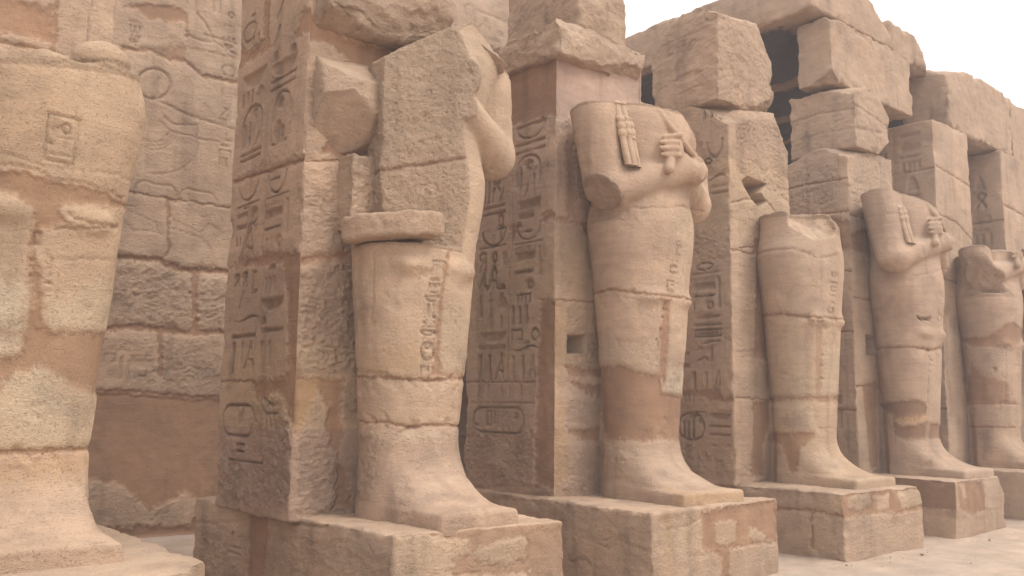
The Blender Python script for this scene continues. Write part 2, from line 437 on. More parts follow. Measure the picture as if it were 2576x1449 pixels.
FEAT = {'P1L':{'sign':[('loaf',0.297,4.055,0.118,0.074),('reed',0.641,4.069,0.126,0.089),('nb',0.459,3.925,0.498,0.144),('bar',0.461,3.834,0.514,0.023),('bar',0.465,3.755,0.501,0.023),('disc',0.485,3.602,0.127,0.115),('dome',0.461,3.48,0.362,0.431),('seated',0.507,3.353,0.243,0.182),('bar',0.483,3.234,0.313,0.025),('nb',1.075,3.979,0.519,0.153),('loaf',0.929,3.833,0.199,0.09),('strokes',1.209,3.819,0.265,0.136),('disc',1.022,3.63,0.129,0.111),('dome',1.067,3.524,0.419,0.385),('two',1.173,3.455,0.165,0.218),('slash',0.941,3.379,0.089,0.106),('bar',1.063,3.269,0.444,0.024),('bar',1.064,3.212,0.444,0.021),('ring',1.23,4.495,0.269,0.184),('slash',0.625,4.259,0.126,0.143),('bar',1.167,4.648,0.098,0.021),('slash',0.601,4.506,0.151,0.108),('two',1.082,4.381,0.165,0.075),('bowl',1.086,2.923,0.444,0.223),('bar',1.068,2.771,0.508,0.014),('bar',1.198,2.683,0.259,0.042),('disc',0.924,2.646,0.182,0.16),('bar',1.184,2.572,0.218,0.038),('tri',1.039,2.415,0.343,0.32),('two',1.24,2.436,0.11,0.081),('bowl',0.484,2.875,0.348,0.183),('zig',0.535,2.911,0.182,0.025),('bar',0.471,2.75,0.453,0.014),('mn',0.529,2.628,0.332,0.132),('reed',0.276,2.524,0.069,0.342),('zig',0.524,2.471,0.331,0.037),('bar',0.631,2.35,0.034,0.065),('loaf',1.131,2.747,0.081,0.024),('strokes',0.872,2.527,0.087,0.057),('disc',0.418,2.344,0.134,0.113),('loop',1.221,2.075,0.098,0.103),('loop',1.054,2.07,0.095,0.118),('leg',0.852,2.028,0.14,0.21),('slash',1.118,1.886,0.096,0.135),('loaf',0.499,2.12,0.143,0.047),('strokes',0.529,1.964,0.19,0.139),('nb',0.476,1.797,0.446,0.116),('snake',1.017,1.702,0.494,0.066),('loaf',0.627,1.666,0.121,0.064),('bar',1.036,1.549,0.507,0.036),('bar',0.464,1.573,0.44,0.034),('bar',1.228,1.356,0.068,0.292),('bar',1.047,1.35,0.065,0.287),('tri',0.883,1.369,0.202,0.221),('bar',0.643,1.361,0.06,0.24),('bar',0.487,1.367,0.059,0.225),('cart',1.06,0.795,0.621,0.269),('two',1.013,0.894,0.176,0.061),('reed',1.003,0.808,0.117,0.121),('bird',0.464,0.957,0.212,0.081),('zig',0.402,0.865,0.234,0.023),('strokes',0.392,0.774,0.208,0.068),('box',1.0,0.554,0.174,0.072),('bar',0.871,0.441,0.709,0.017)],'line':[([(0.87,4.693),(0.896,4.228)],0.012,0.006),([(0.801,4.059),(0.849,3.018)],0.012,0.005),([(0.703,3.01),(0.744,2.278)],0.05,0.016),([(0.669,2.15),(0.689,1.894),(0.709,1.639)],0.012,0.008),([(0.786,1.634),(0.787,1.16)],0.014,0.008),([(0.8,1.148),(0.819,0.716)],0.012,0.008),([(1.284,4.839),(1.294,4.694)],0.012,0.008),([(0.305,4.494),(0.308,4.281)],0.012,0.006)],'patch':[([(1.499,4.196),(1.061,4.195),(0.703,4.186),(0.755,4.208),(0.817,4.321),(0.817,4.674),(0.95,4.721),(0.935,4.346),(0.996,4.318),(1.233,4.295),(1.472,4.43),(1.505,4.241)],'mortar',-0.012),([(0.317,4.139),(0.215,4.262),(0.134,4.356),(-0.023,4.313),(-0.042,4.09),(0.091,4.124)],'mortar',-0.012),([(1.416,2.204),(1.125,2.263),(0.867,2.26),(0.597,2.265),(0.313,2.214),(0.134,2.203),(-0.207,2.161),(-0.258,1.571),(0.162,1.596),(0.264,2.063),(0.304,2.125),(0.806,2.165),(1.196,2.195)],'mortar',-0.014),([(0.175,1.643),(-0.166,1.621),(-0.225,0.961),(-0.091,0.693),(0.041,0.782),(0.211,1.004),(0.316,1.038),(0.6,0.974),(0.725,0.992),(0.785,1.142),(0.405,1.143),(0.178,1.168),(0.133,1.218)],'mortar',-0.014)],'joint':[([(1.442,3.052),(1.034,3.034),(0.654,3.011),(0.393,3.003),(0.033,2.978)],0.035,0.02),([(1.475,1.142),(0.757,1.142)],0.02,0.012)],'rough':[([(1.461,3.125),(1.041,3.124),(0.741,3.165),(0.398,3.093),(0.04,3.081),(-0.136,3.012),(-0.142,2.939),(0.075,2.994),(0.296,2.986),(0.727,3.039),(1.41,3.055)],0.05),([(0.791,0.956),(0.6,0.974),(0.316,1.038),(0.041,0.782),(-0.156,0.7),(-0.3,0.117),(1.448,0.024),(1.454,0.522),(0.81,0.645)],0.045),([(0.015,2.087),(-0.133,2.07),(-0.177,1.576),(-0.032,1.585)],0.03),([(0.211,4.461),(0.073,4.412),(0.067,4.344),(0.134,4.356)],0.03)],'wear':0.35},'P1F':{'patch':[([(-0.101,4.142),(-0.021,4.272),(0.074,4.248),(0.312,4.136),(0.72,4.159),(1.335,4.33),(1.345,3.978),(0.663,3.993),(0.76,3.055),(0.166,3.066),(0.233,3.273),(0.113,3.811),(0.399,3.959),(0.199,4.05),(-0.028,4.021)],'mortar',-0.02),([(-0.086,1.626),(-0.042,1.584),(-0.021,1.416),(0.001,1.204),(0.083,1.162),(0.222,1.157),(0.475,1.156),(0.453,1.034),(0.447,0.873),(0.487,0.713),(0.443,0.508),(0.347,0.635),(0.293,0.759),(0.322,0.918),(0.226,1.053),(0.09,0.76),(0.047,0.689),(-0.022,0.805)],'mortar',-0.016),([(0.041,1.138),(0.216,1.149),(0.221,1.03),(0.079,0.738),(0.047,0.695)],'ochre',-0.016,0.02,0.45),([(-0.189,2.149),(-0.031,2.168),(0.47,2.245),(0.472,2.176),(0.134,2.12),(-0.027,2.085)],'mortar',-0.015),([(0.419,0.464),(0.532,0.403),(0.566,0.074),(0.409,0.083)],'mortar',-0.012)],'rough':[([(-0.028,4.021),(0.199,4.05),(0.399,3.959),(0.113,3.811),(0.131,3.007),(-0.015,2.962)],0.03),([(-0.03,2.891),(0.359,3.016),(0.432,2.224),(-0.031,2.168)],0.035),([(0.359,3.016),(0.865,3.075),(0.883,2.566),(0.42,2.5)],0.05,(22,34,1)),([(-0.037,2.068),(0.472,2.176),(0.591,1.176),(0.016,1.191)],0.06,(17,21,1.0)),([(0.047,0.689),(0.226,1.053),(0.347,0.635),(0.443,0.508),(0.549,0.007),(0.062,0.062)],0.04),([(0.442,1.15),(0.638,1.161),(0.652,0.816),(0.443,0.816)],0.03)],'joint':[([(-0.051,2.955),(0.359,3.034)],0.02,0.012)],'crack':[([(-0.045,3.369),(0.132,3.392)],0.008,0.01)]},'P2L':{'sign':[('loaf',0.232,4.033,0.107,0.043),('nbo',0.408,3.946,0.475,0.164),('bar',0.415,3.812,0.489,0.025),('bar',0.414,3.719,0.498,0.024),('dome',0.441,3.505,0.379,0.326),('disc',0.428,3.563,0.152,0.108),('reed',0.57,3.435,0.061,0.26),('slash',0.467,3.28,0.072,0.121),('bar',0.34,3.324,0.029,0.241),('bar',0.435,3.125,0.386,0.102),('mn',0.483,3.015,0.269,0.101),('zig',0.45,2.83,0.188,0.035),('bowl',0.43,2.82,0.395,0.159),('bar',0.428,2.701,0.463,0.017),('mn',0.486,2.589,0.328,0.159),('reed',0.251,2.482,0.08,0.312),('zig',0.492,2.392,0.307,0.04),('strokes',1.118,3.382,0.176,0.284),('loop',0.978,3.441,0.13,0.169),('slash',0.889,3.3,0.076,0.14),('bar',1.015,3.189,0.391,0.028),('bar',1.013,3.111,0.39,0.025),('ankh',0.902,2.921,0.132,0.325),('bowl',1.017,2.834,0.411,0.18),('bar',1.025,2.731,0.497,0.015),('loop',1.206,2.566,0.133,0.224),('loop',0.999,2.542,0.097,0.234),('bar',0.831,2.563,0.104,0.157),('legs',1.203,2.428,0.17,0.305),('tri',1.02,2.392,0.194,0.3),('loaf',0.862,2.262,0.148,0.073),('zig',0.491,2.388,0.3,0.044),('disc',0.406,2.245,0.142,0.129),('reed',1.235,2.057,0.062,0.267),('nfr',1.052,1.991,0.116,0.42),('seated',0.864,2.115,0.188,0.155),('bar',0.859,1.874,0.042,0.124),('comb',0.494,2.098,0.254,0.105),('strokes',0.56,1.922,0.282,0.202),('nb',1.017,1.702,0.471,0.114),('bar',1.028,1.59,0.493,0.048),('court',0.599,1.714,0.184,0.121),('ring',0.319,1.708,0.098,0.114),('loaf',0.446,1.624,0.1,0.041),('snake',0.478,1.564,0.402,0.076),('bar',1.222,1.371,0.056,0.296),('bar',1.058,1.367,0.055,0.292),('tri',0.875,1.379,0.165,0.255),('bar',0.66,1.357,0.057,0.267),('bar',0.499,1.353,0.055,0.264),('tri',0.35,1.366,0.123,0.228),('bar',1.251,1.119,0.019,0.139),('bar',1.085,1.118,0.019,0.137),('bar',0.842,1.117,0.019,0.134),('bar',0.699,1.116,0.018,0.133),('bar',0.52,1.116,0.017,0.131),('cart',0.902,0.798,0.851,0.268),('disc',0.604,0.845,0.082,0.078),('L',1.285,0.816,0.084,0.155),('box',1.064,0.82,0.082,0.169),('sedge',0.784,0.825,0.078,0.166),('two',0.929,0.823,0.07,0.151)],'line':[([(0.714,4.031),(0.693,2.374)],0.012,0.006),([(0.74,2.518),(0.74,1.225)],0.012,0.006),([(0.117,4.012),(0.192,2.323)],0.01,0.005),([(1.476,0.98),(0.309,0.986)],0.012,0.007),([(1.293,2.582),(1.297,1.233)],0.01,0.005)],'patch':[([(0.82,4.07),(-0.052,4.037),(-0.044,4.977),(1.388,5.444),(1.041,4.309)],'mortar',-0.014),([(0.247,2.899),(0.181,2.98),(0.05,2.979),(-0.097,2.911),(-0.223,2.86),(-0.223,2.828),(-0.061,2.878),(0.049,2.902),(0.161,2.899)],'mortar',-0.014),([(0.724,2.943),(0.551,2.931),(0.53,2.888),(0.631,2.849),(0.69,2.735),(0.723,2.848)],'mortar',-0.012),([(0.214,2.062),(-0.105,2.036),(-0.119,0.155),(0.273,0.126),(0.303,0.595),(0.26,0.994),(0.268,1.542)],'mortar',-0.016),([(0.231,0.598),(0.16,0.6),(0.169,0.318),(0.251,0.313)],'darkm',-0.016,0.04)],'rough':[([(0.784,4.358),(0.215,4.252),(0.253,4.126),(0.717,4.172)],0.05),([(1.497,0.725),(0.281,0.739),(0.297,0.124),(1.475,0.035)],0.045),([(0.685,3.58),(0.131,3.576),(0.018,3.5),(0.128,3.286),(0.64,3.352)],0.015)],'joint':[([(1.513,1.218),(0.312,1.203)],0.018,0.012),([(0.275,2.075),(-0.105,2.036)],0.012,0.01)],'wear':0.35,'crack':[([(1.264,3.465),(0.808,3.48),(0.401,3.484),(-0.02,3.467)],0.008,0.008),([(1.262,3.393),(0.598,3.276),(-0.022,3.239)],0.007,0.007)]},'P2F':{'patch':[([(0.032,4.684),(1.41,4.816),(1.406,4.428),(0.242,4.194),(0.008,4.017),(-0.05,4.047),(0.003,4.632)],'mortar',-0.02),([(0.001,4.809),(1.553,5.0),(1.545,4.315),(0.008,3.973)],'pink',-0.02),([(0.154,4.005),(0.273,4.032),(0.308,2.943),(0.161,2.921)],'darkm',-0.01,0.04,0.6),([(-0.097,2.925),(0.132,2.938),(0.488,2.925),(0.488,2.751),(0.367,2.886),(-0.04,2.871)],'mortar',-0.014),([(-0.088,2.013),(0.138,2.011),(0.114,1.288),(0.147,0.642),(0.068,0.011),(-0.068,0.019)],'ochre',-0.016,0.02,0.5),([(0.142,1.371),(0.702,1.35),(0.702,1.265),(0.2,1.271)],'mortar',-0.015),([(0.2,1.209),(0.732,1.181),(0.732,1.055),(0.491,1.092)],'mortar',-0.015),([(0.174,0.722),(0.732,0.739),(0.732,0.593),(0.492,0.597),(0.26,0.641)],'mortar',-0.015),([(0.032,1.003),(0.173,0.965),(0.146,0.722),(0.262,0.279),(0.04,0.11)],'ochre',-0.014,0.03,0.6)],'rough':[([(0.243,4.025),(0.61,4.062),(0.61,3.031),(0.308,2.964)],0.03),([(0.017,2.858),(0.61,2.943),(0.611,2.158),(0.08,2.11)],0.02),([(0.138,2.032),(0.672,2.077),(0.672,1.349),(0.142,1.371)],0.04),([(0.144,1.086),(0.732,1.055),(0.732,0.718),(0.146,0.803)],0.035),([(0.036,0.604),(0.732,0.551),(0.731,0.055),(0.04,0.091)],0.03)],'hole':[([(0.197,1.683),(0.454,1.702),(0.455,1.521),(0.198,1.505)],0.3)],'joint':[([(-0.004,2.04),(0.672,2.077)],0.015,0.012)],'crack':[([(0.366,3.213),(0.457,3.272),(0.549,3.199)],0.008,0.012)]},'P3L':{'sign':[('eye',0.415,2.777,0.275,0.102),('mn',0.434,2.542,0.335,0.166),('reed',0.206,2.421,0.064,0.42),('zig',0.436,2.392,0.329,0.034),('disc',0.362,2.263,0.146,0.124),('bar',0.591,2.262,0.023,0.113),('lens',0.387,2.118,0.435,0.058),('bar',0.389,2.018,0.434,0.029),('box',0.391,1.914,0.434,0.098),('bar',0.391,1.907,0.326,0.026),('snake',0.394,1.792,0.393,0.061),('loaf',0.504,1.713,0.088,0.044),('reed',0.335,1.636,0.049,0.197),('sedge',0.466,1.552,0.163,0.133),('bar',0.608,1.312,0.05,0.221),('bar',0.417,1.299,0.049,0.23),('tri',0.243,1.307,0.132,0.237),('bar',0.742,1.662,0.113,0.04),('bar',0.745,1.493,0.113,0.058),('cart',0.674,0.717,0.416,0.33),('disc',0.535,0.801,0.088,0.083),('strokes',0.716,0.672,0.196,0.22),('sedge',0.644,0.827,0.083,0.132),('nb',0.213,0.846,0.319,0.089),('bar',0.216,0.728,0.319,0.021),('bar',0.218,0.626,0.318,0.026),('bar',0.313,0.495,0.08,0.022),('bar',0.092,0.5,0.076,0.021),('strokes',0.696,1.08,0.168,0.111),('strokes',0.266,4.857,0.304,0.234),('bar',0.433,4.899,0.028,0.166),('slash',0.103,4.769,0.054,0.139),('bowl',0.222,4.31,0.245,0.23),('bar',0.165,3.794,0.242,0.036),('bar',0.166,3.715,0.242,0.032),('snake',0.23,3.921,0.299,0.091),('ring',0.335,4.16,0.11,0.069)],'line':[([(0.64,2.688),(0.147,2.681)],0.012,0.007),([(0.114,2.391),(0.156,1.092)],0.01,0.005),([(0.84,0.89),(0.031,0.923)],0.012,0.007)],'patch':[([(-0.041,2.88),(-0.47,2.892),(-0.468,2.807),(-0.168,2.81),(-0.066,2.811)],'mortar',-0.014),([(0.835,1.17),(0.232,1.199),(0.182,1.092),(-0.125,1.071),(0.028,1.028),(0.368,1.048),(0.556,1.124),(0.836,1.114)],'mortar',-0.014),([(0.552,4.619),(0.228,4.012),(-0.093,4.039),(-0.038,3.915),(0.339,3.941),(0.558,4.288)],'mortar',-0.012,0.03,0.6)],'rough':[([(0.572,3.346),(-0.024,3.258),(-0.015,2.861),(0.609,2.844)],0.06),([(0.901,0.578),(0.487,0.484),(0.25,0.366),(-0.108,0.405),(-0.052,0.156),(0.908,0.094)],0.04)],'joint':[([(0.163,1.956),(-0.146,1.938)],0.01,0.008),([(0.104,1.07),(-0.515,1.082)],0.02,0.014)],'wear':0.3,'hole':[([(-0.006,4.834),(-0.073,4.818),(-0.062,4.705),(-0.009,4.73)],0.1)]},'P3F':{'patch':[([(0.84,2.985),(0.565,2.847),(0.471,1.602),(0.779,1.59)],'mortar',-0.014),([(0.533,3.158),(0.849,3.2),(0.569,2.952),(0.436,2.936)],'mortar',-0.014),([(0.862,2.456),(1.049,2.5),(0.95,2.358)],'ochre',0),([(0.406,1.047),(0.8,1.052),(0.742,0.748),(0.598,0.449),(0.627,0.101),(0.328,0.113),(0.389,0.601)],'mortar',-0.014)],'rough':[([(0.159,3.628),(0.822,3.627),(0.558,1.606),(0.131,1.587)],0.025),([(0.041,1.386),(0.463,1.4),(0.37,0.111),(-0.001,0.126)],0.03),([(0.151,4.662),(1.451,5.075),(1.447,3.744),(0.129,3.991)],0.05)],'joint':[([(0.031,1.081),(0.801,1.078)],0.02,0.014),([(0.573,3.058),(0.179,2.983)],0.02,0.01),([(0.475,1.704),(0.05,1.658)],0.012,0.01)],'hole':[([(0.369,3.948),(0.799,3.932),(0.665,3.79),(0.788,3.686),(0.621,3.585),(0.396,3.735),(0.262,3.876)],0.38)]},'wall':{'line':[([(3.841,5.739),(3.838,5.695),(3.826,5.65),(3.805,5.607),(3.775,5.568),(3.738,5.535),(3.697,5.509),(3.652,5.491),(3.607,5.483),(3.563,5.484),(3.522,5.494),(3.487,5.513),(3.457,5.54),(3.436,5.574),(3.424,5.613),(3.421,5.655),(3.428,5.699),(3.444,5.742),(3.469,5.783),(3.501,5.819),(3.54,5.85),(3.582,5.873),(3.627,5.887),(3.673,5.892),(3.716,5.887),(3.756,5.872),(3.789,5.849),(3.816,5.818),(3.833,5.781),(3.841,5.739)],0.03,0.022),([(3.52,5.491),(3.672,5.479),(3.859,5.443),(4.083,5.38),(4.712,5.32)],0.03,0.014),([(3.791,5.29),(3.905,5.21),(4.21,5.269),(4.229,5.084),(4.522,5.112)],0.02,0.014),([(3.734,5.221),(3.88,5.108),(4.227,5.117)],0.018,0.012),([(4.197,5.108),(4.217,5.069),(4.229,5.028),(4.235,4.984),(4.233,4.939),(4.225,4.893),(4.21,4.847),(4.188,4.803),(4.16,4.759),(4.126,4.718),(4.087,4.679),(4.043,4.644),(3.996,4.612),(3.945,4.585),(3.892,4.562),(3.838,4.544),(3.782,4.531),(3.727,4.523),(3.672,4.52),(3.619,4.523)],0.02,0.01),([(3.854,5.085),(3.835,5.04),(3.807,5.0),(3.771,4.965),(3.729,4.94),(3.683,4.923),(3.637,4.918),(3.593,4.923),(3.553,4.939),(3.519,4.964),(3.494,4.997),(3.478,5.037)],0.02,0.01),([(3.899,5.067),(3.879,5.019),(3.85,4.974),(3.812,4.935),(3.768,4.905),(3.72,4.885),(3.67,4.875),(3.621,4.875),(3.576,4.887),(3.535,4.909),(3.502,4.94),(3.478,4.979)],0.015,0.009),([(3.93,5.047),(3.909,4.995),(3.879,4.947),(3.841,4.905),(3.796,4.87),(3.746,4.845),(3.694,4.83),(3.642,4.826),(3.592,4.833),(3.546,4.85),(3.506,4.876),(3.473,4.912)],0.015,0.009),([(4.128,6.79),(4.214,6.715),(4.302,6.622),(4.378,6.457)],0.03,0.016),([(4.026,6.457),(4.215,6.427),(4.362,6.452)],0.025,0.016),([(4.241,6.536),(4.509,6.528),(4.697,6.521)],0.025,0.02),([(4.378,6.457),(4.498,6.422),(4.697,6.374)],0.022,0.014),([(3.989,6.933),(3.986,6.864)],0.02,0.014),([(4.109,6.971),(4.115,6.871)],0.02,0.014),([(4.222,7.007),(4.221,6.887)],0.02,0.014),([(4.344,7.046),(4.354,6.877)],0.025,0.016),([(4.435,7.074),(4.438,6.885)],0.03,0.018),([(3.684,5.772),(3.661,5.654),(3.687,5.483)],0.05,0.012),([(3.482,4.284),(3.512,4.365),(3.581,4.405),(3.709,4.39),(3.93,4.399),(3.99,4.351),(4.014,4.259)],0.02,0.014),([(4.032,4.281),(4.065,4.364),(4.158,4.399),(4.314,4.386),(4.472,4.383),(4.536,4.304)],0.02,0.014),([(3.447,3.999),(3.777,3.897),(3.802,3.788),(3.498,3.764),(3.331,3.907)],0.016,0.01),([(3.976,3.964),(4.346,3.843),(4.456,3.975),(4.619,3.9)],0.016,0.01),([(3.983,3.851),(4.33,3.782)],0.014,0.01),([(4.348,3.804),(4.487,3.432)],0.012,0.008),([(4.348,3.804),(4.529,3.453)],0.012,0.008),([(4.348,3.804),(4.572,3.473)],0.012,0.008),([(4.348,3.804),(4.614,3.494)],0.012,0.008),([(4.348,3.804),(4.657,3.514)],0.012,0.008),([(3.802,3.788),(3.882,3.685)],0.012,0.008),([(3.802,3.788),(3.91,3.704)],0.012,0.008),([(3.802,3.788),(3.939,3.723)],0.012,0.008),([(4.574,4.171),(4.6,3.877)],0.01,0.008),([(4.601,4.175),(4.632,3.882)],0.01,0.008),([(4.629,4.179),(4.664,3.886)],0.01,0.008),([(8.762,8.447),(8.785,7.815)],0.02,0.012),([(8.807,8.292),(9.307,8.274),(9.739,8.265)],0.03,0.02),([(8.767,8.262),(8.756,8.215),(8.725,8.172),(8.68,8.143),(8.633,8.134),(8.593,8.147),(8.57,8.179),(8.569,8.224),(8.59,8.27),(8.629,8.308),(8.676,8.328),(8.721,8.326),(8.754,8.302),(8.767,8.262)],0.03,0.015),([(8.858,7.802),(9.233,7.706)],0.025,0.014),([(8.537,7.777),(8.65,8.076),(8.729,8.133)],0.02,0.014)],'sign':[('zig',3.347,6.43,0.147,0.048,0.012),('strokes',3.352,6.351,0.131,0.078),('bar',3.356,6.296,0.131,0.022),('strokes',3.367,6.235,0.117,0.057),('loop',3.342,6.163,0.087,0.079),('court',4.584,6.705,0.152,0.085),('strokes',4.575,6.564,0.168,0.068),('loop',4.582,6.429,0.101,0.101),('ring',4.6,6.108,0.185,0.152),('L',4.55,5.79,0.067,0.101),('L',4.594,5.614,0.066,0.084),('tri',4.583,5.51,0.1,0.083),('strokes',4.556,5.387,0.099,0.099),('L',4.652,5.189,0.083,0.1),('lens',4.608,5.063,0.165,0.033),('court',4.614,4.964,0.15,0.099),('strokes',4.587,4.842,0.115,0.115),('ring',4.598,6.908,0.085,0.069),('mn',3.71,2.136,0.281,0.163),('bar',3.472,2.054,0.041,0.284),('court',3.329,2.164,0.134,0.106),('L',3.873,2.106,0.053,0.2),('bar',3.802,4.072,0.073,0.015),('bar',3.461,4.066,0.14,0.015),('bar',4.333,4.056,0.115,0.019),('box',3.732,2.016,0.095,0.122),('ring',3.837,1.887,0.068,0.048),('bar',3.634,2.061,0.047,0.291),('bar',3.567,2.01,0.038,0.29),('mn',3.723,2.163,0.286,0.108),('ankh',8.144,7.891,0.115,0.259),('disc',8.153,8.007,0.061,0.052),('ring',8.919,7.837,0.122,0.087),('disc',9.307,8.257,0.084,0.068),('disc',9.435,8.271,0.086,0.069),('loaf',9.564,8.282,0.086,0.069),('tri',9.017,8.085,0.289,0.202),('lens',9.23,7.858,0.251,0.048),('box',9.354,8.013,0.127,0.068)],'joint':[([(3.122,4.205),(3.432,4.238),(4.016,4.23),(4.342,4.233),(4.722,4.233)],0.03,0.015),([(3.905,4.203),(3.959,3.638),(3.913,3.481)],0.04,0.02),([(3.296,3.408),(3.557,3.411),(3.843,3.435),(3.939,3.371),(4.184,3.332),(4.453,3.351),(4.769,3.375)],0.07,0.04),([(4.31,3.297),(4.354,2.558)],0.09,0.04),([(3.287,2.525),(3.648,2.558),(3.972,2.543),(4.289,2.535),(4.735,2.563)],0.07,0.03),([(3.927,2.531),(3.952,1.983)],0.07,0.03),([(3.194,1.761),(3.467,1.767),(3.894,1.751),(4.294,1.708),(4.763,1.715)],0.05,0.02),([(3.218,6.049),(3.571,6.115),(3.789,6.076),(4.008,6.103),(4.259,5.952),(4.727,5.986)],0.05,0.02),([(4.0,6.751),(4.004,6.434)],0.03,0.012)],'patch':[([(2.801,1.754),(3.467,1.767),(3.944,1.727),(4.294,1.708),(4.98,1.719),(5.073,0.025),(4.366,0.517),(3.938,0.301),(3.541,0.653),(3.091,0.72)],'mortar',-0.03),([(5.202,1.722),(4.763,1.715),(4.878,-0.308),(3.152,-0.143),(3.129,0.173),(4.44,0.122),(4.628,0.405)],'mortar',-0.03,0.03),([(3.182,6.581),(3.44,6.726),(3.933,6.798),(4.016,6.756),(4.008,6.619),(3.758,6.561),(3.513,6.537),(3.298,6.617)],'mortar',-0.015),([(3.218,6.049),(3.541,6.106),(3.789,6.076),(4.01,6.07),(4.029,6.275),(4.706,6.359),(4.71,6.291),(4.092,6.292),(4.026,6.324),(3.627,6.195)],'mortar',-0.012,0.03,0.8),([(4.723,5.746),(4.694,5.333),(4.644,5.322),(4.673,5.717)],'pale',0),([(3.472,6.233),(3.744,6.294),(3.722,6.156),(3.57,6.13)],'pale',0,0.08,0.5),([(4.18,5.915),(4.41,5.907),(4.394,5.601),(4.137,5.541)],'pale',0,0.12,0.35)],'rough':[([(3.25,3.33),(3.918,3.406),(4.264,3.273),(4.306,2.573),(3.302,2.562)],0.09,(10,16,1.0)),([(4.359,3.283),(4.772,3.326),(4.753,2.583),(4.381,2.597)],0.09,(9,17,1.0)),([(3.975,2.497),(4.717,2.523),(4.726,2.007),(3.971,1.983)],0.07),([(3.191,2.45),(3.85,2.441),(3.863,2.243),(3.205,2.26)],0.05),([(3.921,2.097),(4.743,2.077),(4.763,1.715),(3.943,1.752)],0.06),([(3.158,0.694),(3.686,0.552),(4.372,0.419),(4.34,0.129),(3.714,0.129),(3.185,0.305)],0.05),([(3.303,3.554),(3.585,3.516),(3.911,3.519),(3.916,3.444),(3.486,3.412),(3.294,3.426)],0.04)],'wear':0.25,'warp':0.03}}
